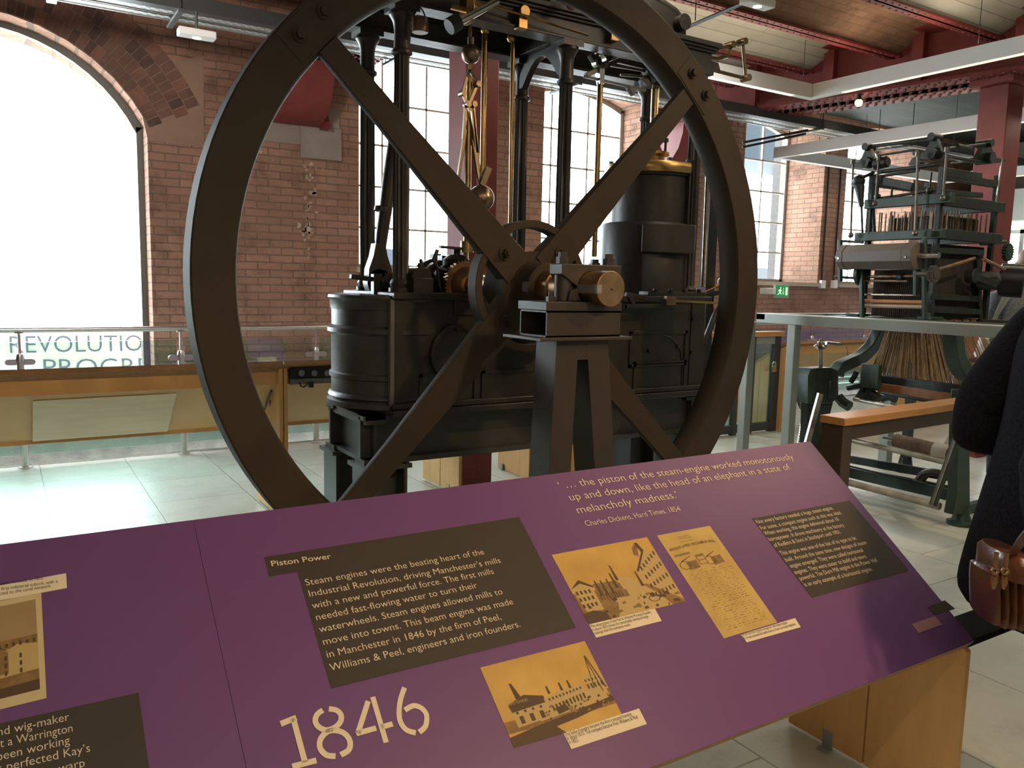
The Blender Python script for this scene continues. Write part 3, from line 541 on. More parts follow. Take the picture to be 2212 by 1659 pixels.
# parallel motion links
L_ = lambda p, q, w, h=None, Y=3.6, Y2=None: M().bar(at(*p, Y=Y), at(*q, Y=Y2 or Y), w, h or w).build('motion_link', LINKST, ENG, bv=.002)
LINKST = mat('dark_steel_link', (.20, .18, .16), .35, .9, (.12, .105, .09), 10)
L_((1265, 163), (1345, 125), .024); L_((1325, 128), (1440, 155), .02, .03); L_((1312, 140), (1420, 158), .012); L_((1340, 162), (1445, 170), .012); L_((1262, 165), (1395, 195), .014)
L_((1275, 118), (1285, 132), .03); L_((1340, 95), (1350, 135), .03); L_((1395, 150), (1408, 180), .05, .03); L_((1357, 188), (1368, 205), .03, .02); L_((1388, 165), (1402, 182), .03, .02)
m = M(); c = at(1412, 168, Y=YM); m.box(c.x-.05, c.x+.05, YM-.04, YM+.06, c.z-.05, c.z+.06); m.lathe([(.03, -.1), (.03, .1)], (c.x, YM, c.z), (0, 1, 0), 20); m.build('crosshead', BLACKIRON, ENG, bv=.004)
# casting and lifting links at the far right end of the entablature
m = M(); a, b = at(1500, 128, Y=3.50), at(1548, 168, Y=3.50); m.prism([(a.x-.1, a.z+.02), (b.x-.02, a.z+.0), (b.x+.0, a.z-.04), (b.x-.05, b.z+.03), (b.x-.06, b.z), (a.x-.1, b.z+.03)], 'XZ', 3.47, 3.60); m.build('end_casting', DARKIRON, ENG, bv=.004)
m = M(); Y_ = 3.52
for p, q in (((1515, 118), (1601, 90)), ((1604, 92), (1611, 168)), ((1612, 170), (1535, 150))): m.cyl(at(*p, Y=Y_), at(*q, Y=Y_), .010, n=10)
m.tube([at(*p, Y=Y_) for p in ((1578, 96), (1577, 110), (1570, 122), (1550, 127), (1530, 124))], .011, 8)
for p in ((1603, 91), (1611, 169), (1577, 98)): c = at(*p, Y=Y_); m.cyl(c-Vector((0, .03, 0)), c+Vector((0, .03, 0)), .02, n=14)
m.build('lifting_links', mat('aged_brass_links', (.20, .15, .08), .35, 1), ENG)
# brackets, rods and small weights on the near entablature
for p in ((1125, 38), (1323, 66)): m = M(); c = at(*p, Y=3.40); m.box(c.x-.025, c.x+.025, 3.375, 3.42, c.z-.055, c.z+.02); m.cyl((c.x, 3.36, c.z+.02), (c.x, 3.43, c.z+.02), .028, n=20); m.build('brass_pedestal', BRASS, ENG, bv=.003)
m = M(); c = at(1012, 18, Y=3.32); m.box(c.x-.02, c.x+.02, 3.3, 3.37, c.z-.06, c.z+.06); m.bar(at(975, 15, Y=3.32), at(1005, 22, Y=3.32), .02); m.bar(at(1022, 5, Y=3.32), at(1050, 22, Y=3.32), .025); m.build('brass_bracket', BRASS, ENG, bv=.003)
m = M(); m.cyl(at(1050, 8, Y=3.36), at(1270, 76, Y=3.36), .006, n=8); m.build('catch_rod', ROD, ENG)
m = M(); m.cyl(at(992, 48, Y=3.30), at(1075, 2, Y=3.25), .016, n=14); m.build('cross_shaft', STEEL, ENG)
m = M(); m.cyl(at(970, 58, Y=3.30), at(990, 46, Y=3.30), .036, n=20); m.build('damper_pot', BLACKIRON, ENG, bv=.003)
m = M(); c = at(907, 54, Y=3.35); m.cyl(c-Vector((0, 0, .032)), c+Vector((0, 0, .03)), .036, n=28); m.build('drip_can', mat('tarnished_copper', (.22, .13, .09), .4, .8, (.15, .09, .07), 12), ENG, bv=.003)
m = M(); m.tube([c+Vector((-.03, 0, .03)), c+Vector((-.015, 0, .06)), c+Vector((0, 0, .075)), c+Vector((.004, .06, .16))], .003, 6); m.tube([c+Vector((.03, 0, .03)), c+Vector((.015, 0, .06)), c+Vector((0, 0, .075))], .003, 6); m.build('can_wire', BLACKIRON, ENG)
c = at(1236, 8, Y=3.3); M().sph(c, .03, 16).build('oil_cup', BRASS, ENG)

# governor
GOV = thing('governor', '', ''); del GOV['label'], GOV['category']; GOV.parent = ENG
gy = 3.50; g0, g1 = at(1008, 560, Y=gy), at(1017, 6, Y=gy); g0 = Vector((g0.x, gy, g0.z)); g1 = Vector((g1.x, gy, g1.z)); GOV.location = g0-Vector((CX, YM, .62))
def gv(py): t = (py-560)/(6-560); return g0+(g1-g0)*t
m = M(); m.cyl(gv(560), gv(6), .008, n=10); m.cyl(gv(528), gv(230), .018, r2=.012, n=16); m.cyl(gv(545), gv(520), .032, n=24); m.cyl(gv(232), gv(150), .014, n=14); m.build('spindle', BRASS, GOV)
m = M(); c = at(1017, 117, Y=gy); m.sph(c, .045, 28); m.cyl(c, c+Vector((0, 0, .075)), .016, n=12); m.build('counterweight', mat('old_bronze_ball', (.26, .19, .14), .35, .9, (.2, .14, .10), 10), GOV)
BALL = mat('governor_ball_bronze', (.30, .21, .14), .28, .9)
for p, dy in (((1040, 428), -.06), ((981, 438), .05)):
    m = M(); c = at(*p, Y=gy+dy); m.sph(c, .062, 36); m.build('governor_ball', BALL, GOV)
    m = M(); m.bar(at(1012, 245, Y=gy), c, .012, .018, ref=(0, 1, 0)); m.bar(c+Vector((0, 0, .06)), at(1055, 362, Y=gy+dy) if dy < 0 else c+Vector((-.02, 0, .12)), .02, .03); m.build('ball_arm', mat('ball_arm_iron', (.16, .13, .10), .4, .8), GOV)
m = M(); P = lambda x, y: at(x, y, Y=gy-.03)
for p, q in (((1014, 150), (1031, 180)), ((1031, 182), (1012, 228)), ((1014, 150), (999, 200)), ((999, 202), (1016, 240)), ((1006, 225), (1001, 300)), ((1018, 225), (1030, 330)), ((1022, 228), (1036, 385)), ((1005, 280), (990, 385))): m.bar(P(*p), P(*q), .010, .014)
for p in ((1031, 182), (999, 202), (1009, 226), (1022, 226)): c = P(*p); m.cyl(c-Vector((0, .02, 0)), c+Vector((0, .02, 0)), .014, n=14)
m.build('link_arms', mat('aged_steel_links', (.22, .18, .13), .35, .9), GOV)
# far side bits of the engine seen under the right rim of the wheel
m = M(); y = 3.9
a = at(1530, 650, Y=y); m.bar(at(1520, 640, Y=y), at(1600, 618, Y=y), .03, .03); m.tube([at(*p, Y=y) for p in ((1575, 640), (1545, 680), (1522, 740))], .022, 10); m.build('pump_lever', BLACKIRON, ENG)
m = M(); c = at(1567, 612, Y=y); m.lathe([(.03, -.06), (.05, -.03), (.05, .02), (.03, .05), (.015, .06), (.015, .08)], c, (0, 0, 1), 24); m.cyl(at(1520, 632, Y=y), at(1562, 612, Y=y), .008); m.build('pump_gland', BRASS, ENG)
m = M(); m.box(*[v for v in (at(1526, 500, Y=4.0).x, at(1545, 500, Y=4.0).x, 3.98, 4.05, .86, 2.3)]); m.build('guide_post', BLACKIRON, ENG)
m = M(); m.cyl(at(1530, 330, Y=3.6), at(1518, 620, Y=3.6), .011, n=10); m.build('guide_rod', ROD, ENG)

# ------------------------------------------------------------------ steel frame that carries the engine
SF = thing('support_frame', 'dark steel I-beam frame and legs under the steam engine', 'frame', (2.5, YM, 0))
for y in (3.47, 3.87):
    m = M(); m.box(1.36, 3.50, y-.05, y+.05, .82, .84); m.box(1.36, 3.50, y-.01, y+.01, .64, .83); m.box(1.36, 3.50, y-.06, y+.06, .615, .64); m.build('long_beam', DKGREY, SF)
for x in (1.42, 2.42, 3.40):
    m = M(); m.box(x-.05, x+.05, 3.42, 3.92, .80, .84); m.box(x-.05, x+.05, 3.42, 3.92, .62, .64); m.box(x-.01, x+.01, 3.42, 3.92, .64, .80); m.build('cross_beam', DKGREY, SF)
for x in (1.46, 3.35):
    for y in (3.47, 3.87):
        m = M(); m.box(x-.10, x-.085, y-.09, y+.09, .02, .615); m.box(x+.085, x+.10, y-.09, y+.09, .02, .615); m.box(x-.09, x+.09, y-.008, y+.008, .02, .615); m.box(x-.13, x+.13, y-.12, y+.12, 0, .02); m.box(x-.12, x+.12, y-.10, y+.10, .595, .615); m.build('leg', DKGREY, SF)

# ------------------------------------------------------------------ outer bearing stand in front of the wheel
BS = thing('bearing_stand', 'dark steel trestle with box section and pedestal bearing holding the shaft end', 'stand', (1.80, 2.5, 0))
STAND = mat('trestle_paint', (.050, .042, .034), .42, .1, (.042, .035, .028), 8)
y0, y1 = 2.43, 2.61
zt = at(1240, 728, Y=y0).z; zb_, zc_ = at(1240, 724, Y=y0).z, at(1240, 672, Y=y0).z; xa, xb = at(1181, 700, Y=y0).x, at(1340, 700, Y=y0).x; xl = xa
m = M(); pa, pb = at(1178, 732, Y=y0-.03).x, at(1366, 730, Y=y0-.03).x; m.box(pa-.02, pb, y0-.03, y1+.05, zt-.012, zt); m.build('top_plate', STAND, BS, bv=.002)
m = M(); w = .006
m.box(xl, xb, y0, y1, zt, zt+w); m.box(xl, xb, y0, y1, zc_-w, zc_); m.box(xl, xb, y0, y0+w, zt, zc_); m.box(xl, xb, y1-w, y1, zt, zc_); m.build('box_section', STAND, BS)
zp = at(1240, 652, Y=y0).z; m = M(); m.box(xl-.005, xb, y0-.005, y1+.01, zc_, zp); m.build('bearing_base', STAND, BS, bv=.003)
BR = Vector((CX, 2.52, CZ)); m = M()
n = 20; arc = [(CX+.07*cos(pi+pi*k/n), CZ+.07*sin(pi+pi*k/n)) for k in range(n+1)]
m.prism([(CX-.115, zp), (CX+.115, zp), (CX+.105, CZ-.01), (CX+.07, CZ)]+arc[::-1][1:-1]+[(CX-.07, CZ), (CX-.105, CZ-.01)], 'XZ', 2.47, 2.575)
for s in (-1, 1): m.cyl((CX+s*.105, 2.522, zp), (CX+s*.105, 2.522, CZ+.05), .034, n=20)
m.build('pedestal', STAND, BS, bv=.003)
m = M(); zc1 = CZ+.068; arc = [(CX+.066*cos(pi*k/n), CZ+.066*sin(pi*k/n)) for k in range(n+1)]
m.prism([(CX+.066, CZ+.004), (CX+.14, CZ+.05), (CX+.14, zc1+.022), (CX-.14, zc1+.022), (CX-.14, CZ+.05), (CX-.066, CZ+.004)]+arc[::-1][1:-1], 'XZ', 2.48, 2.565); m.build('bearing_cap', STAND, BS, bv=.003)
for s in (-1, 1):
    c = Vector((CX+s*.112, 2.522, zc1+.022)); m = M(); m.nut(c, (0, 0, 1), .024, .026); m.nut(c+Vector((0, 0, .026)), (0, 0, 1), .017, .018); m.build('cap_nut', STAND, BS)
m = M(); c = Vector((xa+.035, 2.46, zp)); m.nut(c, (0, 0, 1), .018, .018); m.cyl(c, c+Vector((0, 0, .035)), .008); m.build('holding_down_bolt', STAND, BS)
zt -= .012
def leg(xt, yt, xb_, yb_): M().bar((xt, yt, zt), (xb_, yb_, .012), .135, .100, ref=(1, 0, 0)).build('leg', STAND, BS, bv=.002)
tl, tr = at(1227, 760, Y=y0).x, at(1291, 760, Y=y0).x
pl, pr_ = at(1212, 1000, Y=y0), at(1306, 1000, Y=y0); kk = (zt-.012)/(zt-pl.z)
leg(tl, y0+.07, tl+(pl.x-tl)*kk, y0+.07); leg(tr, y0+.07, tr+(pr_.x-tr)*kk, y0+.07)
m = M(); m.box(tl-.05, tr+.05, y0+.004, y0+.134, zt-.075, zt); m.build('gusset', STAND, BS, bv=.002)
for xx in (tl+(pl.x-tl)*kk, tr+(pr_.x-tr)*kk):
    M().box(xx-.09, xx+.09, y0-.03, y0+.17, 0, .014).build('foot_plate', STAND, BS)
# ------------------------------------------------------------------ interpretation desks
XE = 2.19
PF, PB = at(2105, 1385, X=XE), at(1750, 953, X=XE)
PV = (PB-PF).normalized(); PN = Vector((1, 0, 0)).cross(PV).normalized()
def pan(x, y, e=0):
    """point of the sloping print that the photograph shows at (x, y), e above its face"""
    d = fw + rt*((x-1106)/F_PX) - up*((y-829.5)/F_PX); return EYE+d*((PF-EYE).dot(PN)/d.dot(PN))+PN*e
def desk(label, x0, x1, yf, zf, yb, zb, face, group, ends=(True, True), lip=True, toe=0):
    t = thing('display_desk', label, 'display desk', ((x0+x1)/2, (yf+yb)/2, 0), group)
    f, b = Vector((0, yf, zf)), Vector((0, yb, zb)); v = (b-f).normalized(); n = Vector((1, 0, 0)).cross(v); n = n if n.z > 0 else -n
    def slab(mm, e0, e1, ff=0, bb=0, xa=x0, xb=x1):
        p = [f+v*ff+n*e0, b-v*bb+n*e0, b-v*bb+n*e1, f+v*ff+n*e1]; mm.prism([(q.y, q.z) for q in p], 'YZ', xa, xb); return mm
    g = slab(M(), -.0025, 0).build('graphic_panel', face, t)
    slab(M(), -.032, -.0025).build('ply_board', PLYEDGE, t)
    s = 1 if yf > yb else -1
    M().box(x0+.02, x1-.02, min(yb+s*.03, yb+s*.05), max(yb+s*.03, yb+s*.05), zb-.14, zb-.045).build('back_apron', PLY, t)
    q0, q1 = Vector((0, yb+s*.05, zb-.14)), Vector((0, yf-s*.05, zf-.022)); w = (q1-q0).normalized(); k = Vector((1, 0, 0)).cross(w); k = k if k.z > 0 else -k
    M().prism([(p.y, p.z) for p in (q0, q1, q1+k*.015, q0+k*.015)], 'YZ', x0+.02, x1-.02).build('underside_board', PLYPALE, t)
    if lip: M().box(x0+.02, x1-.02, min(yf-s*.06, yf-s*.08), max(yf-s*.06, yf-s*.08), zf-.025, zf+.02).build('front_lip', PLY, t)
    for e, (xa, xb) in zip(ends, ((x0, x0+.022), (x1-.022, x1))):
        if not e: continue
        ym = (yf+yb)/2+.0*s; zm = (zf+zb)/2; d_ = .03
        for (ya, za, yb_, zb_) in ((yf-s*.006, zf-d_, ym+s*.003, zm-d_), (ym-s*.003, zm-d_, yb+s*.006, zb-d_)):
            M().prism([(ya, .015), (yb_+(s*toe if zb_ > zm else 0), .015), (yb_, zb_*.55), (yb_, zb_), (ya, za)], 'YZ', xa, xb).build('end_panel', PLY, t, bv=.001)
        m = M(); xs = xa-.03 if xa > x0+.1 else xb; m.box(xs, xs+.03, yb+s*.16-.02, yb+s*.16+.02, 0, .006); m.box(xa-.004 if xa > x0+.1 else xb, xa if xa > x0+.1 else xb+.004, yb+s*.16-.02, yb+s*.16+.02, 0, .06); m.build('floor_bracket', GREY, t, bv=.002)
    return t, g
seam = (pan(418, 1117).x+pan(530, 1659).x)/2
D1, G1_ = desk('long sloping purple display desk titled Piston Power in the foreground', seam+.0004, XE, PF.y, PF.z, PB.y, PB.z, PURPLE, 'purple sloping display desks', (True, True), False)
D0, G0_ = desk('purple display desk left of the Piston Power desk, text about a wig-maker', seam-1.75, seam-.0004, PF.y, PF.z, PB.y, PB.z, PURPLE, 'purple sloping display desks', (True, False), False)
m = M(); m.box(XE, XE+.30, PF.y+.02, PF.y+.14, PF.z-.03, PF.z-.012); m.build('dark_shelf', mat('matt_black_board', (.012, .012, .012), .9, spec=.1), D1, bv=.003)
D1['label'] = D1['label']
def patch(name, par, px, mt, e=.0008):
    q = [pan(x, y, e) for x, y in px]; m = M(); m.loft([[p-PN*e*.8 for p in q], q]); return m.build(name, mt, par, smooth=False)
def cr(x0, y0, k): return lambda pts: [(x0+k*a, y0+k*b) for a, b in pts]
c4, c5, c6, c7, c3 = cr(540, 1100, .3369), cr(1020, 980, .3345), cr(1000, 1300, .3436), cr(1600, 960, .2653), cr(0, 1150, .3068)
def lines(name, par, cv, rows, h, mt, bold=0, e=.0012):
    m = M()
    for s, a, b in rows:
        (ax, ay), (bx, by) = cv([a, b]); text_mesh(m, s, pan(ax, ay), pan(bx, by), h, PV, PN*e, bold)
    return m.build(name, mt, par, smooth=False)
patch('text_block', G1_, c4([(92, 308), (1725, 50), (2090, 760), (520, 1150), (305, 402), (122, 430)]), CHAR)
lines('heading', G1_, c4, [('Piston Power', (140, 368), (522, 318))], .0125, CREAM, .012)
lines('lettering', G1_, c4, [('Steam engines were the beating heart of the', (360, 492), (1503, 290)), ('Industrial Revolution, driving Manchester\u2019s mills', (383, 563), (1610, 345)),
    ('with a new and powerful force. The first mills', (403, 640), (1565, 415)), ('needed fast-flowing water to turn their', (428, 715), (1460, 505)), ('waterwheels. Steam engines allowed mills to', (448, 793), (1622, 545)),
    ('move into towns. This beam engine was made', (473, 873), (1690, 610)), ('in Manchester in 1846 by the firm of Peel,', (497, 955), (1612, 708)), ('Williams & Peel, engineers and iron founders.', (518, 1040), (1735, 755))], .0145, CREAM)
lines('quotation', G1_, c5, [('\u2018 \u2026 the piston of the steam-engine worked monotonously', (568, 228), (2080, 38)), ('up and down, like the head of an elephant in a state of', (637, 305), (2060, 103)), ('melancholy madness.\u2019', (685, 388), (1335, 285))], .0225, CREAM)
lines('quotation_source', G1_, c5, [('Charles Dickens, Hard Times, 1854', (737, 470), (1348, 370))], .016, CREAM)
patch('text_block', G1_, c7([(92, 605), (885, 458), (1372, 1028), (578, 1250)]), CHAR)
lines('lettering', G1_, c7, [('Not every factory needed a huge steam engine.', (135, 648), (757, 530)), ('For some, a compact engine such as this was ideal.', (168, 698), (825, 568)), ('When working, this engine delivered about 10', (200, 742), (803, 622)),
    ('horsepower. It drove machinery at the factory', (235, 790), (845, 670)), ('of Redfern & Sons in Stockport until 1901.', (278, 840), (820, 725)), ('This engine was one of the last of its type to be', (330, 905), (943, 775)),
    ('built. Around the same time, new designs of steam', (370, 957), (1028, 812)), ('engine emerged. They were called horizontal', (410, 1008), (1000, 875)), ('engines. They were easier to build and more', (445, 1060), (1027, 925)),
    ('powerful. The Durn Mill engine in the Power Hall', (487, 1110), (1115, 955)), ('is an early example of a horizontal engine.', (525, 1160), (1075, 1028))], .0125, CREAM)
patch('colour_block', G1_, c7([(1520, 1325), (1660, 1270), (1745, 1340), (1585, 1390)]), CHAR); patch('colour_block', G1_, c7([(1390, 1465), (1580, 1398), (1640, 1468), (1450, 1535)]), mat('dusty_pink_print', (.36, .18, .19), .5))
# stencilled year
m = M(); A4 = lambda pts: [pan(x, y, .0012) for x, y in c4(pts)]
def ribbon(mm, pts, w):
    P = A4(pts); L, R = [], []
    for i, p in enumerate(P):
        d = (P[min(i+1, len(P)-1)]-P[max(i-1, 0)]).normalized(); s = d.cross(PN)*w/2; L.append(p+s); R.append(p-s)
    for i in range(len(P)-1): mm.quad(L[i], L[i+1], R[i+1], R[i])
def cat(pts, k=5):                                    # smooth curve through the points
    o = []
    for i in range(len(pts)-1):
        p0, p1, p2, p3 = pts[max(i-1, 0)], pts[i], pts[i+1], pts[min(i+2, len(pts)-1)]
        for j in range(k):
            t = j/k; o.append(tuple(.5*(2*p1[q]+(p2[q]-p0[q])*t+(2*p0[q]-5*p1[q]+4*p2[q]-p3[q])*t*t+(3*p1[q]-p0[q]-3*p2[q]+p3[q])*t**3) for q in (0, 1)))
    return o+[pts[-1]]
w = .0098
ribbon(m, [(196, 1378), (296, 1338)], w*1.05); ribbon(m, [(276, 1340), (352, 1625)], w); ribbon(m, [(270, 1652), (425, 1612)], w)
ribbon(m, cat([(466, 1290), (430, 1318), (418, 1360), (440, 1398), (490, 1418), (545, 1400), (580, 1362), (582, 1320), (552, 1290), (505, 1282)]), w)
ribbon(m, cat([(548, 1585), (490, 1578), (450, 1535), (450, 1480), (490, 1432), (545, 1420), (605, 1440), (640, 1490), (632, 1545), (580, 1577)]), w)
ribbon(m, [(757, 1232), (690, 1440)], w); ribbon(m, [(680, 1440), (808, 1405)], w); ribbon(m, [(838, 1400), (914, 1378)], w); ribbon(m, [(786, 1205), (872, 1498)], w)
ribbon(m, cat([(990, 1145), (966, 1215), (955, 1290), (962, 1360), (1000, 1415), (1062, 1436)]), w); ribbon(m, cat([(1084, 1432), (1125, 1390), (1130, 1320), (1095, 1275), (1045, 1262), (992, 1290)]), w)
m.build('year_numerals', CREAM, G1_, smooth=False)
# pictures: sepia prints of foundry yards, an old receipt
SKY = mat('sepia_sky', (.62, .38, .075), .5, 0, (.50, .29, .06), 9); INK = mat('sepia_ink', (.085, .045, .014), .6); MID = mat('sepia_wash', (.28, .16, .045), .6, 0, (.20, .11, .03), 60); PALE = mat('sepia_pale', (.50, .35, .13), .6); PAPER = mat('old_receipt_paper', (.58, .41, .12), .6, 0, (.48, .32, .09), 14); MOUNT = mat('cream_mount', (.60, .47, .25), .6)
PM = [SKY, INK, MID, PALE]
def picture(name, par, quad, mats, draw, label=None):
    a, b, c, d = [pan(x, y) for x, y in quad]; m = M()
    def P(u, v, e): return a.lerp(b, u).lerp(d.lerp(c, u), v)+PN*e
    m.loft([[P(u, v, .0001) for u, v in ((0, 0), (1, 0), (1, 1), (0, 1))], [P(u, v, .0009) for u, v in ((0, 0), (1, 0), (1, 1), (0, 1))]])
    st = [0]
    def poly(k, *pts): m.k = k; st[0] += 1; m.quad(*[P(max(0, min(1, u)), max(0, min(1, v)), .001+st[0]*2e-6) for u, v in pts])
    def rect(k, u0, v0, u1, v1): poly(k, (u0, v0), (u1, v0), (u1, v1), (u0, v1))
    draw(poly, rect); o = m.build(name, mats, par, smooth=False)
    if label: o['label'] = label
    return o
R = random.Random(3)
def foundry_yard(poly, rect):
    poly(2, (0, .58), (.42, .60), (.68, .64), (1, .72), (1, 1), (0, 1)); poly(3, (.30, .66), (.66, .62), (.78, .80), (.86, 1), (.30, 1), (.36, .82))
    poly(1, (.83, .05), (.86, .05), (.90, .28), (.86, .30)); poly(2, (.78, .12), (.83, .06), (.84, .12), (.80, .26), (.76, .22))
    poly(3, (.70, .62), (.72, .42), (.88, .16), (1, .30), (1, .96)); poly(1, (.70, .45), (.88, .15), (.885, .18), (.715, .47))
    for i in range(6):
        for j in range(4): u = .75+.042*i; v = .40-.045*i*.8+.13*j+.02*i*j*.4; rect(1, u, v, u+.018, v+.06)
    poly(3, (.02, .62), (.02, .50), (.12, .42), (.20, .52), (.20, .86), (.04, .84)); poly(1, (.0, .52), (.11, .41), (.22, .53), (.21, .55), (.11, .46))
    for i in range(4):
        for j in range(3): rect(1, .03+.04*i, .56+.09*j, .05+.04*i, .61+.09*j)
    poly(2, (.22, .62), (.22, .50), (.44, .52), (.50, .60), (.50, .76), (.22, .74)); poly(3, (.46, .48), (.58, .50), (.66, .58), (.66, .66), (.48, .66))
    for u, v0 in ((.46, .30), (.42, .40), (.245, .46), (.30, .47), (.36, .47), (.67, .45)): poly(1, (u, v0), (u+.012, v0), (u+.022, v0+.22), (u-.008, v0+.22))
    for i in range(9): rect(1, .23+.026*i, .66, .24+.026*i, .74)
    for i in range(34):
        u, v, s = R.uniform(.04, .95), R.uniform(.74, .97), R.uniform(.01, .05); poly(1 if i % 3 else 2, (u, v), (u+s, v-.012), (u+s*1.3, v+.02), (u+.2*s, v+.03))
    poly(1, (.0, .86), (.10, .84), (.20, .90), (.22, 1), (.0, 1))
    for k in range(14): a0, a1 = 2*pi*k/14, 2*pi*(k+1)/14; poly(1, *[(.72+r*.06*cos(a), .86+r*.05*sin(a)) for r, a in ((1, a0), (1, a1), (.82, a1), (.82, a0))])
def riverside_works(poly, rect):
    poly(2, (0, .70), (.4, .72), (1, .64), (1, .84), (.5, .86), (0, .84)); poly(3, (.26, .70), (.98, .58), (.98, .76), (.3, .80)); poly(1, (0, .88), (.3, .83), (.62, .80), (1, .74), (1, .80), (.6, .88), (.1, .94), (.1, 1), (0, 1))
    poly(1, (.05, 1), (.06, .94), (.4, .89), (.46, 1)); poly(3, (.10, .54), (.25, .48), (.40, .54), (.40, .78), (.10, .80)); poly(1, (.09, .52), (.25, .45), (.41, .52), (.41, .60), (.10, .62))
    poly(1, (.17, .28), (.19, .28), (.225, .47), (.175, .48)); poly(3, (.40, .56), (.62, .50), (.78, .50), (.78, .70), (.42, .76)); poly(3, (.80, .44), (.92, .40), (1, .44), (1, .60), (.82, .62))
    for i in range(3): rect(1, .14+.09*i, .68, .175+.09*i, .77)
    for i in range(4): rect(1, .13+.07*i, .62, .15+.07*i, .65)
    for i in range(10): rect(1, .44+.034*i, .57-.004*i, .456+.034*i, .60-.004*i); rect(1, .44+.034*i, .66-.005*i, .458+.034*i, .73-.005*i)
    for i in range(5): rect(1, .82+.034*i, .47, .836+.034*i, .50); rect(1, .82+.034*i, .53, .838+.034*i, .59)
    for u in (.46, .58, .66): poly(1, (u, .42), (u+.015, .42), (u+.02, .52), (u-.004, .52))
    poly(1, (.925, .18), (.935, .18), (.99, .62), (.975, .62)); poly(1, (.92, .18), (.93, .18), (.88, .60), (.872, .60)); poly(1, (.92, .18), (.928, .18), (.945, .66), (.935, .66))
    for i in range(40):
        u, v, s = R.uniform(.34, .97), R.uniform(.66, .82), R.uniform(.008, .035); poly(1 if i % 2 else 2, (u, v), (u+s, v-.012), (u+s*1.2, v+.014), (u+.2*s, v+.02))
    poly(1, (.46, .70), (.56, .68), (.58, .76), (.47, .78))
def receipt(poly, rect):
    m1 = .02
    poly(0, (m1, .008), (1-m1, .008), (1-m1, .985), (m1, .985))
    for u0 in (.12, .58):
        poly(2, (u0+.06, .30), (u0+.26, .29), (u0+.26, .37), (u0+.06, .38)); poly(1, (u0, .28), (u0+.20, .245), (u0+.20, .25), (u0, .29))
        for k in range(14): a0, a1 = 2*pi*k/14, 2*pi*(k+1)/14; poly(1, *[(u0+.03+r*.10*cos(a), .325+r*.042*sin(a)) for r, a in ((1, a0), (1, a1), (.86, a1), (.86, a0))])
    poly(2, (.40, .25), (.56, .245), (.56, .345), (.40, .35)); rect(0, .42, .27, .54, .30); rect(0, .42, .31, .54, .34)
    for v in (.05, .07, .10): rect(1, .30, v, .55, v+.003)
    for i in range(27):
        v = .40+.021*i; u = .12+R.uniform(0, .06)
        while u < .86:
            l = R.uniform(.02, .09); poly(2, (u, v+R.uniform(-.003, .003)), (u+l, v+R.uniform(-.003, .003)), (u+l, v+.0035), (u, v+.0035)); u += l+R.uniform(.01, .05 if i % 4 else .18)
picture('foundry_picture', G1_, c5([(512, 655), (1128, 540), (1378, 955), (755, 1105)]), PM, foundry_yard, 'sepia print of a street foundry yard with chimneys')
patch('receipt_mount', G1_, c5([(1192, 530), (1533, 467), (1968, 1090), (1625, 1193)]), MOUNT)
picture('receipt_picture', G1_, c5([(1192, 532), (1531, 470), (1964, 1088), (1625, 1190)]), [PAPER, INK, MID, PALE], receipt, 'yellowed handwritten receipt')
picture('foundry_picture', G1_, c6([(107, 415), (765, 248), (1002, 716), (322, 922)]), PM, riverside_works, 'sepia print of foundry works with a derrick')
for s, p, q in (('BOUGHT of', (1280, 634), (1372, 606)), ('PEEL WILLIAMS', (1376, 604), (1500, 578)), ('& PEEL', (1505, 577), (1572, 572))): lines('receipt_heading', G1_, c5, [(s, p, q)], .0075, INK, .01, .0016)
lines('receipt_heading', G1_, c5, [('ENGINEERS', (1312, 670), (1410, 648))], .006, INK, .005, .0016)
lines('painted_sign', G1_, c6, [('SOHO FOUNDRY', (284, 658), (412, 624))], .006, PALE, .005, .0016)
patch('caption_label', G1_, c5([(752, 1105), (1178, 1003), (1222, 1082), (798, 1190)]), CREAM, .0014); patch('caption_label', G1_, c5([(1732, 1170), (2083, 1063), (2120, 1122), (1772, 1220)]), CREAM, .0014); patch('caption_label', G1_, c6([(630, 828), (1105, 672), (1155, 770), (680, 928)]), CREAM, .0014)
lines('caption_lettering', G1_, c5, [('This watercolour of the Peel & Williams Phoenix Foundry', (765, 1128), (1158, 1032)), ('in about 1820 shows the remarkable variety of large', (778, 1150), (1137, 1060)), ('castings that the company made.', (790, 1172), (1025, 1112))], .0075, CHAR, 0, .002)
lines('caption_lettering', G1_, c5, [('MOSI has the original receipt for this beam engine.', (1745, 1182), (2038, 1098)), ('It is very unusual for both items to have survived together.', (1757, 1204), (2092, 1108))], .0075, CHAR, 0, .002)
lines('caption_lettering', G1_, c6, [('The Soho Foundry became the firm\u2019s second foundry', (643, 850), (1060, 717)), ('in about 1810. The company became Peel, Williams & Peel', (655, 873), (1100, 735)), ('in 1825.', (668, 898), (728, 880))], .0078, CHAR, 0, .002)
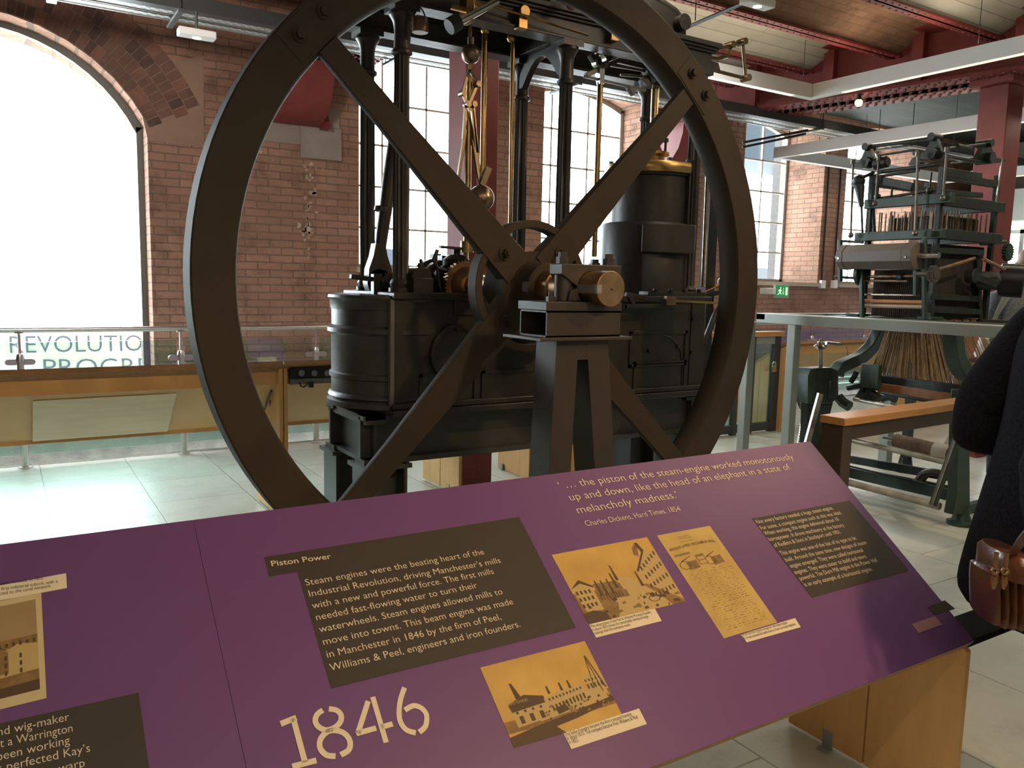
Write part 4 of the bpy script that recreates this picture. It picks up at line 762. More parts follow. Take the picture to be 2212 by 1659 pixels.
# print on the left desk
patch('text_block', G0_, c3([(-420, 1440), (975, 1130), (1062, 1745), (-420, 2100)]), CHAR)
lines('lettering', G0_, c3, [('and wig-maker', (-60, 1447), (488, 1325)), ('met a Warrington', (-105, 1540), (512, 1405)), ('had been working', (-190, 1653), (492, 1490)), ('that perfected Kay\u2019s', (-145, 1725), (635, 1545)), ('for the warp', (120, 1765), (598, 1650))], .0135, CREAM)
patch('picture_mount', G0_, c3([(-500, 590), (290, 425), (328, 1168), (-500, 1370)]), MOUNT)
def terrace(poly, rect):
    poly(2, (0, .40), (1, .40), (1, .56), (0, .56)); poly(3, (0, .52), (.72, .50), (.80, .46), (1, .50), (1, .80), (0, .84)); poly(2, (.48, .52), (.62, .47), (.70, .54), (.70, .76), (.48, .76)); poly(1, (.45, .54), (.61, .46), (.72, .53), (.61, .48))
    for i in range(14): rect(1, .04+.07*i, .44, .07+.07*i, .48)
    for i in range(6):
        for j in range(3): rect(1, .06+.15*i, .57+.08*j, .085+.15*i, .62+.08*j)
    poly(2, (0, .82), (1, .78), (1, .90), (0, .92)); poly(1, (0, .92), (1, .89), (1, 1), (0, 1))
picture('street_picture', G0_, c3([(-460, 620), (250, 472), (282, 1105), (-460, 1290)]), [mat('faded_sepia', (.36, .24, .10), .6, 0, (.30, .19, .08), 8), INK, MID, PALE], terrace, 'faded sepia print of a terraced street')
patch('caption_label', G0_, c3([(-420, 455), (465, 290), (472, 394), (-420, 560)]), CREAM, .0014)
lines('caption_lettering', G0_, c3, [('Union Street, Ancoats, in 1835.', (-110, 388), (310, 335)), ('Manchester\u2019s first industrial suburb, with a', (-190, 440), (407, 358)), ('connected to the canal network.', (-90, 460), (362, 390))], .0068, CHAR, 0, .002)

# desks on the far side of the aisle, seen from behind
YB_, YF_ = 4.75, 5.32; xj = at(613, 850, Y=YB_).x; zb2, zf2 = at(300, 790, Y=YB_).z, .52
E0, g = desk('ply back of the long display desk in front of the arched window', -3.0, xj-.003, YF_, zf2, YB_, zb2, PURPLE, 'display desks seen from behind', toe=.2)
m = M()
def upic(gp, x0, umax=9):
    a = Vector((0, YF_, zf2)); b = Vector((0, YB_, zb2)); v = (b-a).normalized(); n = Vector((1, 0, 0)).cross(v); n = n if n.z > 0 else -n; L_ = (b-a).length
    for u0, u1, w0, w1, mt in ((.35, 1.3, .12, .62, CHAR), (1.5, 2.0, .25, .7, mat('line_engraving', (.5, .47, .42), .6, 0, (.15, .14, .13), 40, stretch=(1, 6, 1))), (.1, .3, .05, .2, CREAM)):
        if u1 > umax: continue
        q = [Vector((x0-u, 0, 0))+a+v*(L_*w)+n*.001 for u, w in ((u0, w0), (u1, w0), (u1, w1), (u0, w1))]; mm = M(); mm.loft([[p-n*.0008 for p in q], q]); mm.build('print_block', mt, gp, smooth=False)
    mm = M()
    for k, s in enumerate(('Before railings our firm sat down and', 'proposed a shirt that prevented metal patches', 'doors we got a made us realise that this')): text_mesh(mm, s, Vector((x0-.40, 0, 0))+a+v*(L_*(.5-.1*k))+n*.0015, Vector((x0-1.25, 0, 0))+a+v*(L_*(.5-.1*k))+n*.0015, .022, v, (0, 0, 0))
    mm.build('lettering', CREAM, gp, smooth=False)
upic(g, xj-.25); upic(g, xj-2.6+1.0)
q = [(195, 845), (1055, 800), (1000, 1025), (195, 1085)]; q0, q1 = Vector((0, YB_+.05, zb2-.14)), Vector((0, YF_-.05, zf2-.055)); kk = (q1-q0).normalized(); kn = Vector((1, 0, 0)).cross(kk).normalized(); kn = kn if kn.z < 0 else -kn
def upan(x, y, e=.004): d = fw+rt*((x-1106)/F_PX)-up*((y-829.5)/F_PX); return EYE+d*((q0-EYE).dot(kn)/d.dot(kn))+kn*e
mm = M(); P = [upan(x/2.765, 560+y/2.765) for x, y in q]; mm.loft([[p-kn*.0035 for p in P], P]); mm.build('hatch_cover', mat('pale_poplar_ply', (.72, .66, .48), .6, 0, (.66, .59, .42), 4, stretch=(1, 5, 5)), E0)
E1, g = desk('ply back of the display desk between arched window desk and engine, with power strip', xj+.003, 2.6, YF_, zf2, YB_, zb2, PURPLE, 'display desks seen from behind')
upic(g, xj+1.2, 1.4)
ps = thing('power_strip', 'black power strip fixed under the ply desk left of the engine tank', 'power strip', at(690, 812, Y=YB_+.02))
a, b = at(626, 806, Y=YB_+.0), at(745, 800, Y=YB_+.0); mm = M(); mm.box(a.x, a.x+.52, YB_-.012, YB_+.03, at(690, 815, Y=YB_).z, at(690, 792, Y=YB_).z); mm.build('body', BLACKIRON, ps, bv=.004)
mm = M(); mm.box(a.x, a.x+.52, YB_-.008, YB_+.03, at(690, 828, Y=YB_).z, at(690, 816, Y=YB_).z); mm.build('label_rail', mat('grey_plastic', (.16, .17, .17), .4), ps, bv=.002)
mm = M(); text_mesh(mm, 'SLIMLINE', (at(738, 819, Y=YB_-.009)), (at(700, 820, Y=YB_-.009)), .010, (0, 0, -1), (0, 0, 0)); mm.build('lettering', mat('pale_print', (.5, .5, .5), .6), ps, smooth=False)
for k in range(4):
    c = at(651+27.8*k, 806, Y=YB_-.012); mm = M(); mm.ring(c, (0, -1, 0), .011, .018, 0, .006, 20); mm.cyl(c, c-Vector((0, .003, 0)), .009, n=12); mm.build('socket', STAIN, ps)
mm = M(); mm.tube([at(*p, Y=YB_-.015) for p in ((648, 826), (650, 834), (656, 836), (662, 832), (665, 826))], .005, 6); c = at(670, 828, Y=YB_); mm.box(c.x-.012, c.x+.012, YB_-.03, YB_, c.z-.022, c.z+.01); mm.build('plug_lead', BLACKIRON, ps)
rb = thing('router_box', 'small black box with antenna and cable under the ply desk, behind wheel rim', 'box', upan(590, 915))
a, b = upan(580, 935), upan(598, 897); mm = M(); mm.box(min(a.x, b.x), max(a.x, b.x), min(a.y, b.y)-.03, max(a.y, b.y), a.z, b.z); mm.build('case', BLACKIRON, rb, bv=.003)
mm = M(); mm.cyl(upan(582, 896, .02), upan(582, 860, .02), .005); mm.build('antenna', mat('dark_red_plastic', (.10, .02, .02), .5), rb)
mm = M(); mm.tube([upan(*p, .02) for p in ((570, 878), (576, 860), (585, 838))], .007, 8); mm.build('cable', BLACKIRON, rb)

# ------------------------------------------------------------------ glass balustrade
RY = 7.0
GB = thing('glass_balustrade', 'stainless handrail and glass balustrade in front of the brick window wall', 'balustrade', (3, RY, 0))
M().cyl((-3, RY, 1.035), (12, RY, 1.035), .021, n=20).build('handrail', STAIN, GB)
xs = [.093+1.121*k for k in range(-2, 10)]
for x in xs:
    mm = M(); mm.lathe([(.05, 0), (.05, .012), (.026, .016), (.026, .80), (.030, .802), (.030, .835), (.022, .86), (.010, .862), (.010, 1.005), (.03, 1.012), (.03, 1.016)], (x, RY, 0), (0, 0, 1), 20); p = mm.build('post', STAIN, GB)
    for z in (.24, .80):
        mm = M(); mm.bar((x-.075, RY, z), (x+.075, RY, z), .03, .045); mm.cyl((x-.075, RY-.016, z), (x-.075, RY+.016, z), .0225); mm.cyl((x+.075, RY-.016, z), (x+.075, RY+.016, z), .0225); mm.build('glass_clamp', STAIN, p)
for k in range(len(xs)-1):
    M().box(xs[k]+.035, xs[k+1]-.035, RY-.005, RY+.005, .10, .945).build('glass_panel', GLASS, GB)
for z, lab in ((.16, 'lower pale pipe along the wall behind the balustrade'), (.245, 'upper pale pipe along the wall behind the balustrade')):
    pp = thing('wall_pipe', lab, 'pipe', (3, 7.3, z), 'pale pipes along the wall foot'); M().cyl((-3, 7.3, z), (12, 7.3, z), .022, n=12).build('pipe', mat('galvanised_pipe', (.6, .62, .62), .4, .4), pp)
    for x in (-1, 1.5, 4, 6.5, 9): M().box(x-.012, x+.012, 7.27, 7.41, z-.03, z+.03).build('clip', STAIN, pp)
# ------------------------------------------------------------------ jacquard loom
LX, LF, LN = 5.05, 3.80, 2.72                         # front plane, far side frame, near side frame
LOOM = thing('jacquard_loom', 'dark green jacquard loom with card cylinder head, hanging brown cords and cloth roll', 'loom', (5.5, 3.26, 0))
def FA(x, y): return at(x, y, Y=LF)
def NE(x, y): return at(x, y, Y=LN)
def FR(x, y, X=LX): return at(x, y, X=X)
def flat(name, pts, y0, y1, mt, bv=.004, par=LOOM, pl=None):
    P = [at(*p, Y=pl if pl else y0) for p in pts]; m = M(); m.prism([(p.x, p.z) for p in P], 'XZ', y0, y1); return m.build(name, mt, par, bv)
def arm(name, pts, ws, y0, y1, mt):
    P = [at(*p, Y=(y0+y1)/2) for p in pts]; rings = []
    for i, p in enumerate(P):
        d = (P[min(i+1, len(P)-1)]-P[max(i-1, 0)]); d.y = 0; d.normalize(); n_ = Vector((-d.z, 0, d.x)); w = ws[i] if isinstance(ws, list) else ws
        rings.append([p+n_*(s*w/2)+Vector((0, q-p.y, 0)) for s, q in ((-1, y0), (1, y0), (1, y1), (-1, y1))])
    m = M(); m.loft(rings); return m.build(name, mt, LOOM, .006)
arm('arch_arm', cat([(1905, 700), (1893, 730), (1880, 752), (1858, 772), (1832, 784), (1812, 795), (1806, 812)], 4), .085, LF-.05, LF+.03, LOOMGREEN)
arm('arch_arm', cat([(2058, 718), (2060, 745), (2066, 778), (2084, 806), (2112, 822), (2140, 842), (2152, 862)], 4), .085, LN-.04, LN+.05, LOOMGREEN)
m = M(); 
flat('side_block', [(1745, 812), (1752, 796), (1795, 794), (1812, 800), (1812, 860), (1795, 872), (1745, 872)], LF-.06, LF+.06, LOOMDARK, .008)
flat('green_edge', [(1744, 812), (1750, 796), (1760, 796), (1758, 872), (1744, 872)], LF-.068, LF+.06, LOOMGREEN, .004, pl=LF-.06)
m = M(); a, b = FA(1770, 858), FA(1792, 818); m.box(a.x+.01, b.x, LF-.075, LF-.055, a.z, b.z); m.build('slot_boss', LOOMDARK, LOOM, .01)
flat('side_frame', [(1745, 868), (1800, 868), (1790, 910), (1775, 960), (1775, 1075), (1735, 1075), (1742, 960)], LF-.03, LF+.03, LOOMDARK)
flat('side_frame', [(2075, 842), (2165, 838), (2160, 880), (2110, 905), (2095, 950), (2096, 1085), (2098, 1112), (2058, 1112), (2066, 1070), (2070, 920)], LN-.03, LN+.03, LOOMGREEN, .006)
flat('side_rail', [(2096, 1092), (2190, 1066), (2190, 1084), (2096, 1112)], LN-.02, LN+.03, LOOMGREEN)
flat('rear_leg', [(2165, 845), (2195, 845), (2200, 1090), (2172, 1098)], LN-.03, LN+.03, LOOMDARK)
for Y_, nm in ((LN, 'foot'), (LF, 'foot')):
    c = at(2076, 1128, Y=LN); x_ = c.x if Y_ == LN else 5.02
    m = M(); m.lathe([(.085, 0), (.085, .02), (.06, .03), (.045, .07), (.04, .12)], (x_, Y_, 0), (0, 0, 1), 20); m.build(nm, LOOMGREEN, LOOM)
m = M(); m.lathe([(.085, 0), (.085, .02), (.06, .03), (.045, .12)], (6.2, LN, 0), (0, 0, 1), 20); m.bar((6.2, LN, .1), (6.2, LN, .9), .06, .06); m.build('rear_leg', LOOMDARK, LOOM)
m = M(); m.lathe([(.085, 0), (.085, .02), (.06, .03), (.045, .12)], (6.2, LF, 0), (0, 0, 1), 20); m.bar((6.2, LF, .1), (6.2, LF, .9), .06, .06); m.build('rear_leg', LOOMDARK, LOOM)
# inclined pull bars with a bright edge
M().bar(at(1772, 850, Y=LF-.12), at(1737, 980, Y=LF-.12), .05, .02, ref=(0, 1, 0)).build('inclined_bar', STEEL, LOOM, .002)
M().bar(at(2082, 905, Y=LN-.05), at(2015, 1092, Y=LN-.05), .045, .03, ref=(0, 1, 0)).build('inclined_bar', LOOMDARK, LOOM, .003)
M().bar(at(2078, 905, Y=LN-.068), at(2011, 1092, Y=LN-.068), .012, .012).build('bar_edge', STEEL, LOOM)
# spring columns with caps
c = FA(1772, 742); m = M(); m.cyl(FA(1772, 795), FA(1772, 752), .016, n=14); m.lathe([(.03, 0), (.045, .015), (.05, .02), (.03, .035), (.03, .05), (.015, .055), (.015, .075)], FA(1772, 754), (0, 0, 1), 20); m.build('oiler', STEEL, LOOM)
m = M(); m.cyl(FA(1784, 741), FA(1815, 744), .012, n=12); m.tube([FA(*p) for p in ((1812, 744), (1824, 745), (1829, 755), (1831, 768))], .005, 6); m.build('oiler_spout', STEEL, LOOM)
c = NE(2137, 800); m = M(); m.cyl(NE(2137, 832), NE(2137, 790), .016, n=14); m.lathe([(.05, 0), (.05, .02), (.03, .03)], NE(2137, 840), (0, 0, 1), 18); m.build('stop_post', STEEL, LOOM)
m = M(); a = NE(2137, 790); m.lathe([(.03, -.01), (.06, 0), (.065, .02), (.05, .03)], a, (0, 0, 1), 20); m.box(a.x-.10, a.x+.14, LN-.06, LN+.08, a.z+.02, a.z+.05); m.build('buffer_cap', mat('dark_red_wood', (.09, .035, .02), .5), LOOM, .004)
m = M(); m.cyl(NE(2112, 846), NE(2150, 845), .035, n=16); m.build('bearing_barrel', LOOMGREEN, LOOM)
# hand wheel and coil spring on the far side
c = at(1746, 850, Y=LF+.16); m = M(); m.ring(c, (0, 1, 0), .125, .155, -.02, .02, 36); m.cyl(c-Vector((0, .025, 0)), c+Vector((0, .03, 0)), .03, n=16)
for k in range(6): q = Vector((cos(k*pi/3), 0, sin(k*pi/3))); m.bar(c+q*.02, c+q*.13, .03, .016, ref=(0, 1, 0))
m.build('hand_wheel', STEEL, LOOM)
m = M(); a, b = at(1742, 895, Y=LF+.05), at(1728, 975, Y=LF+.05); n = 180; m.tube([a.lerp(b, k/n)+Vector((.03*cos(k*2*pi/12), .03*sin(k*2*pi/12), 0)) for k in range(n+1)], .0055, 5); m.build('coil_spring', STEEL, LOOM)
# beams and rods across the front
def across(name, p, q, r, mt, X=LX, sq=None):
    a, b = FR(*p, X=X), FR(*q, X=X); m = M()
    if sq: m.bar(a, b, sq[0], sq[1])
    else: m.cyl(a, b, r, n=16)
    return m.build(name, mt, LOOM, .003 if sq else 0)
across('front_roller', (1775, 935), (2072, 1005), .020, mat('worn_steel_roller', (.42, .38, .31), .4, .9, (.3, .26, .2), 12), 5.03)
across('treadle_shaft', (1780, 1028), (2030, 1094), .024, mat('worn_wood_shaft', (.42, .36, .26), .5, 0, (.2, .16, .11), 9), 4.98)
across('rack_rail', (1790, 1010), (2045, 1068), 0, LOOMGREEN, 5.2, (.03, .075))
m = M(); a, b = FR(1825, 1012, 5.18), FR(2000, 1054, 5.18)
for k in range(60): p = a.lerp(b, k/59)+Vector((0, 0, .02)); m.box(p.x-.01, p.x+.01, p.y-.004, p.y+.004, p.z, p.z+.012)
m.build('rack_teeth', LOOMDARK, LOOM)
across('slotted_rail', (1800, 985), (2050, 1030), 0, LOOMDARK, 5.45, (.025, .06)); across('slotted_rail', (1800, 1003), (2050, 1052), 0, LOOMDARK, 5.45, (.025, .02))
m = M(); P = [FR(*p, X=5.4) for p in cat([(1925, 1046), (1945, 1040), (1965, 1046), (1980, 1040), (1995, 1024), (2015, 1020), (2035, 1024)], 4)]; m.tube(P, .026, 8); m.tube([p+Vector((.05, .0, -.01)) for p in P], .02, 8); m.build('crank_shaft', mat('rusty_dark_iron', (.05, .035, .025), .5, .5), LOOM)
cr_ = across('cloth_roll', (1935, 952), (2075, 985), .052, mat('brown_cloth', (.22, .14, .09), .9, 0, (.15, .09, .06), 30), 5.42)
a, b = FR(2020, 972, 5.42), FR(2052, 980, 5.42); m = M(); m.cyl(a, b, .057, n=24); m.build('cream_wrap', mat('cream_cloth', (.55, .48, .37), .9), cr_)
m = M(); a = FR(1936, 952, 5.42); m.cyl(a, a+(FR(1936, 952, 5.42)-FR(2075, 985, 5.42)).normalized()*.10, .012, n=10); m.build('roll_spindle', STEEL, cr_)
m = M(); A, B = FR(2032, 966, 5.42), FR(2062, 905, 5.55); C_, D_ = FR(2062, 972, 5.42), FR(2090, 905, 5.55); n = 8
r1 = [A.lerp(B, k/n)+Vector((.03*sin(pi*k/n), 0, 0)) for k in range(n+1)]; r2 = [C_.lerp(D_, k/n)+Vector((.03*sin(pi*k/n), 0, 0)) for k in range(n+1)]
for k in range(n): m.quad(r1[k], r2[k], r2[k+1], r1[k+1]); m.quad(r1[k+1]+Vector((.003, 0, 0)), r2[k+1]+Vector((.003, 0, 0)), r2[k]+Vector((.003, 0, 0)), r1[k]+Vector((.003, 0, 0)))
m.build('woven_cloth', mat('grey_buff_cloth', (.42, .36, .28), .9, 0, (.36, .30, .23), 20), LOOM)
across('batten', (1900, 838), (2090, 866), 0, mat('batten_wood', (.30, .13, .05), .45, 0, (.20, .08, .03), 12), 5.35, (.05, .075))
across('reed_cap', (1900, 822), (2085, 846), 0, LOOMDARK, 5.37, (.05, .085))
across('breast_rail', (1845, 862), (2060, 905), .016, STEEL, 5.12); across('shuttle_rail', (1905, 848), (2070, 878), .012, LOOMDARK, 5.2)
# shuttle-box motion: dark levers at the far side
for nm, pts, r in (('picking_lever', ((1838, 825), (1848, 810), (1850, 803)), .02), ('picking_lever', ((1850, 862), (1862, 845), (1868, 832)), .02), ('lay_sword', ((1880, 800), (1880, 850), (1878, 868)), .035), ('picking_shaft', ((1832, 838), (1870, 832), (1895, 838)), .022), ('tappet', ((1862, 856), (1885, 852), (1900, 862)), .035), ('tappet', ((1905, 862), (1922, 858), (1935, 864)), .025), ('box_swell', ((1812, 858), (1822, 870), (1835, 878)), .04)):
    m = M(); m.tube([FR(*p, X=5.25) for p in pts], r, 8); m.build(nm, LOOMDARK, LOOM)
m = M(); a = FR(1882, 805, 5.22); m.box(a.x-.02, a.x+.02, a.y-.07, a.y+.07, a.z-.11, a.z+.06); m.build('green_bracket', LOOMGREEN, LOOM, .004)
# harness cords: countless brown threads
m = M(); R2 = random.Random(5)
for (y0, y1, x0, x1, nn) in ((3.72, 2.95, 5.50, 5.52, 170), (3.0, 2.95, 5.5, 6.0, 40), (3.5, 3.0, 5.75, 5.8, 60)):
    for k in range(nn):
        t = R2.random(); y, x = y0+(y1-y0)*t, x0+(x1-x0)*R2.random(); zb = .82+R2.uniform(-.015, .03); yt = 3.43+(y-3.43)*.52
        m.bar((min(x, 5.9), yt, 1.272), (x+R2.uniform(-.01, .01), y, zb), .0042, .0042)
o = m.build('harness_cords', mat('brown_linen_cord', (.34, .22, .12), .9, 0, (.24, .15, .08), 30), LOOM, smooth=False); o['kind'] = 'stuff'

# the jacquard head on its gantry
HX, HX2, HF, HN = 5.30, 5.98, 3.67, 3.16              # front, back, far side, near side
HEADZ = 1.275
def HP(x, y, X=HX): return at(x, y, X=X)
def HS(x, y, Y=HN): return at(x, y, Y=Y)
zb1 = HP(1920, 510).z; zb2 = HP(1930, 438).z; zt = HP(1900, 375).z
for (x, y) in ((HX, HF), (HX, HN), (HX2, HF), (HX2, HN)):
    M().bar((x, y, HEADZ), (x, y, zt), .035, .035).build('corner_post', LOOMDARK, LOOM, .003)
m = M(); m.box(HX-.03, HX+.02, HF+.05, HN-.05, zb1-.03, zb1+.03) if False else m.bar((HX-.02, HF+.08, zb1), (HX-.02, HN-.06, zb1), .05, .062); m.build('lower_beam', LOOMGREEN, LOOM, .004)
m = M(); m.bar((HX-.02, HF+.02, zb2), (HX-.02, HN-.10, zb2), .05, .066); m.build('upper_beam', LOOMGREEN, LOOM, .004)
for z, nm in ((zb1, 'side_beam'), (zb2-.01, 'side_beam')): M().bar((HX, HN-.03, z), (HX2+.05, HN-.03, z), .04, .07).build(nm, LOOMDARK, LOOM, .004)
for z in (zb1, zb2-.01): M().bar((HX2, HF, z), (HX2, HN, z), .04, .06).build('rear_beam', LOOMDARK, LOOM, .004)
M().bar((HX, HF, zt-.06), (HX2, HF, zt-.06), .035, .05).build('top_beam', LOOMDARK, LOOM, .004)
M().bar((HX, HN, zt-.06), (HX2, HN, zt-.06), .035, .05).build('top_beam', LOOMDARK, LOOM, .004)
m = M(); m.bar(HP(1893, 388), HP(1972, 404), .03, .055); m.build('cross_bar', LOOMDARK, LOOM, .004)
m = M(); m.bar(HS(2035, 372), HS(2116, 384), .04, .06); m.build('cross_bar', LOOMDARK, LOOM, .004)
LROD = mat('dull_rod_steel', (.17, .155, .13), .4, .8, (.10, .09, .075), 15)
HOOK = mat('dull_brass_hook', (.34, .22, .13), .4, .6, (.16, .10, .07), 20)
for k in range(24):
    y = HF-.03-(HF-HN-.06)*k/23+R2.uniform(-.005, .005); x = HX+.04+R2.uniform(0, .1)
    M().bar((x, y, zb1+.03), (x, y, zb2-.05-R2.uniform(0, .03)), .007, .007).build('lifting_hook', HOOK, LOOM, smooth=False)
for k in range(26):
    x = HX+.06+(HX2-HX-.1)*k/25; y = HN+.02+R2.uniform(0, .06)
    M().bar((x, y, zb1+.03), (x, y, zb2-.05-R2.uniform(0, .03)), .007, .007).build('lifting_hook', HOOK, LOOM, smooth=False)
m = M(); m.box(HX+.14, HX2-.05, HN+.07, HF-.05, zb1+.03, zb2-.09); m.build('griffe_box', LOOMDARK, LOOM, .01)
m = M(); m.box(HX+.06, HX2-.03, HN+.03, HF-.03, HEADZ+.005, zb1-.06); m.build('needle_board', mat('black_harness_body', (.014, .011, .010), .9, 0, (.03, .02, .015), 60, stretch=(1, 1, .05)), LOOM)
m = M()
for k in range(30):
    y = HF-.04-(HF-HN-.08)*k/29; m.bar((HX+.05, y, HEADZ+.01), (HX+.05, y, HEADZ+.30), .004, .004)
o = m.build('needle_threads', mat('dark_thread', (.06, .045, .035), .8), LOOM, smooth=False); o['kind'] = 'stuff'
# eight-sided card cylinder with its end plates
a, b = HP(1822, 556, 5.14), HP(1984, 553, 5.14); b.z = a.z; b.x = a.x; m = M(); r = .092; d = (b-a).normalized()
CYLM = mat('varnished_card_cylinder', (.12, .10, .085), .45, 0, (.10, .085, .07), 8)
def octo(mm, p, q, rr): mm.loft([[c+Vector((cos(pi/8+k*pi/4)*rr, 0, sin(pi/8+k*pi/4)*rr)) for k in range(8)] for c in (p, q)])
octo(m, a+d*.05, b-d*.07, r); m.build('card_cylinder', CYLM, LOOM, .002, smooth=False)
for p, q in ((a, a+d*.048), (b-d*.068, b)):
    m = M(); octo(m, p, q, r*1.03); m.build('cylinder_cap', CYLM, LOOM, .003, smooth=False)
    c = (p+q)/2-Vector((r*.99, 0, .01)); m = M(); m.cyl(c+Vector((.01, 0, 0)), c-Vector((.004, 0, 0)), .008, n=12); m.build('cap_screw', STEEL, LOOM)
m = M(); c = a-d*.02; m.lathe([(.025, -.03), (.025, .02)], c, d, 14); m.lathe([(.02, -.01), (.02, .14)], b, d, 14); m.build('cylinder_axle', STEEL, LOOM)
for px, y0, y1, yy in ((1815, 518, 608, None), (1997, 515, 690, None), (1862, 585, 690, None), (1978, 565, 640, None)):
    m = M(); m.bar(HP(px, y0, 5.16), HP(px, y1, 5.16), .024, .03); m.build('hanger_bar', LOOMGREEN, LOOM, .003)
m = M(); c = HP(1862, 592, 5.2); m.cyl(c-Vector((0, .015, 0)), c+Vector((0, .015, 0)), .085, n=28); m.build('pattern_disc', LOOMDARK, LOOM, .004)
for k, (p, q, r_, mt) in enumerate((((1868, 582), (1990, 580), .009, STEEL), ((1850, 598), (1990, 596), .010, HOOK), ((1802, 598), (1865, 602), .010, LOOMDARK), ((1850, 606), (1960, 607), .009, HOOK), ((1865, 636), (1985, 638), .008, STEEL), ((1862, 650), (1995, 653), .014, mat('orange_wood_roller', (.40, .17, .06), .4)), ((1862, 660), (1995, 663), .014, mat('dusty_pink_roller', (.40, .28, .22), .4)), ((1812, 520), (1865, 524), .009, LOOMDARK))):
    across('guide_rod', p, q, r_, mt, 5.2)
m = M(); c = HP(1945, 598, 5.2); m.cyl(c-Vector((0, .02, 0)), c+Vector((0, .02, 0)), .028, n=18); m.build('rod_collar', BLACKIRON, LOOM)
m = M(); m.box(5.22, 5.36, HF-.02, HF+.08, HEADZ, HEADZ+.02); m.box(5.22, 5.36, HN-.06, HN+.04, HEADZ, HEADZ+.02); m.build('head_feet', LOOMGREEN, LOOM, .003)
# near side of the head: gears, lever, motor drum
m = M(); c = HS(2012, 592, 3.05); gear(m, c, (0, -1, 0), .055, 26, .03, .03); m.cyl(c+Vector((0, .1, 0)), c, .015); m.build('ratchet_gear', mat('dusty_gear', (.12, .11, .10), .5, .7), LOOM)
m = M(); m.cyl(HS(2022, 584, 3.04), HS(2105, 558, 3.04), .012, n=10); m.build('draw_rod', HOOK, LOOM)
m = M(); m.cyl(HS(2125, 560, 2.98), HS(2170, 582, 2.98), .012, n=10); m.build('draw_rod', HOOK, LOOM)
m = M(); c = HS(2140, 606, 3.10); m.lathe([(.0, -.12), (.05, -.115), (.065, -.06), (.065, .06), (.04, .08), (.04, .12), (.0, .12)], c, (.8, -.6, .05), 28); m.build('motor', mat('motor_black', (.009, .009, .009), .5), LOOM)
m = M(); c = HS(2186, 606, 3.02); m.lathe([(0, -.08), (.10, -.08), (.118, -.07), (.118, .07), (.108, .075), (.10, .07), (.10, -.04), (.0, -.04)], c, (.42, -.9, -.05), 40); m.build('pulley_drum', mat('drum_black', (.008, .008, .009), .3, .1), LOOM)
m = M(); c = HS(2100, 596, 3.08); m.lathe([(.0, -.03), (.05, -.03), (.05, .03), (.0, .03)], c, (0, -1, 0), 24); m.bar(c, HS(2150, 615, 3.0), .05, .05); m.build('gear_case', LOOMDARK, LOOM, .004)
for y, x0, x1 in ((505, 2008, 2118), (540, 2006, 2122), (668, 2000, 2115), (640, 2006, 2110)):
    m = M(); m.bar(HS(x0, y), HS(x1, y+6), .03, .04); m.build('side_rail', LOOMDARK, LOOM, .003)
for pts in (((2120, 526), (2170, 523)), ((2108, 440), (2150, 440)), ((2112, 560), (2118, 690))):
    m = M(); m.cyl(HS(*pts[0]), HS(*pts[1]), .016, n=10); m.build('side_rod', LOOMDARK, LOOM)
m = M(); c = HS(2172, 545, 3.0); gear(m, c, (0, -1, 0), .06, 18, .03, .035, .014); m.build('card_sprocket', LOOMGREEN, LOOM)
# top motion: rockers, thin vertical rods, cross shafts, hanging lever
def rocker(c, w, h, X=None, Y=None):
    P = lambda u, v: at(c[0]+u, c[1]+v, X=X) if X else at(c[0]+u, c[1]+v, Y=Y)
    m = M(); prof = [P(-w, 0), P(-w*.45, -h*.05), P(-w*.1, -h*.85), P(w*.18, -h*.85), P(w*.45, -h*.05), P(w, h*.08), P(w, h*.22), P(w*.3, h*.3), P(-w*.3, h*.3), P(-w, h*.2)]
    off = Vector((.035, 0, 0)) if X else Vector((0, .035, 0)); m.loft([prof, [p+off for p in prof]][::-1])
    q = P(0, 0); m.cyl(q-off*1.2, q+off*2, .04, n=18); q = P(w*.03, -h*.9); m.cyl(q-off, q+off*2, .026, n=14); return m.build('rocker', LOOMDARK, LOOM)
rocker((1873, 352), 36, 38, X=HX); rocker((2016, 332), 40, 40, X=HX); rocker((2132, 342), 42, 36, Y=HN); rocker((1983, 352), 20, 24, X=HX2)
for p, q, X in (((1843, 345), (1838, 508), 5.2), ((1899, 338), (1891, 440), 5.26), ((1983, 328), (1977, 504), 5.2), ((2046, 318), (2037, 428), 5.24)):
    m = M(); m.cyl(HP(*p, X), HP(*q, X), .0075, n=10); c = HP(*p, X); m.lathe([(.016, -.03), (.016, .0)], c, (0, 0, 1), 10); c = HP(*q, X); m.sph(c, .02, 10); m.build('lifting_rod', LROD, LOOM)
m = M(); m.cyl(HS(2165, 342, 3.05), HS(2152, 438, 3.05), .007, n=8); m.build('lifting_rod', STEEL, LOOM)
for p, q, r_ in (((1880, 316), (2022, 300), .012), ((1897, 336), (1975, 324), .008), ((1900, 372), (2030, 354), .014), ((1895, 382), (1985, 368), .010)):
    m = M(); m.cyl(HP(*p), HP(*q), r_, n=10); m.build('cross_shaft', LOOMDARK, LOOM)
for p, q, r_ in (((2042, 322), (2130, 312), .012), ((2046, 338), (2128, 352), .012), ((2066, 316), (2096, 322), .02)):
    m = M(); m.cyl(HS(*p), HS(*q), r_, n=10); m.build('cross_shaft', LOOMDARK, LOOM)
m = M(); m.cyl(HP(1850, 390, 5.2), HP(1888, 372, 5.3), .012, n=10); c = HP(1855, 392, 5.2); m.sph(c, .045, 14); m.tube([HP(*p, 5.2) for p in ((1850, 392), (1857, 405), (1859, 430), (1861, 446))], [.04, .035, .022, .016], 12); m.cyl(HP(1861, 446, 5.2), HP(1863, 504, 5.22), .008, n=8); m.build('hanging_lever', LOOMDARK, LOOM)
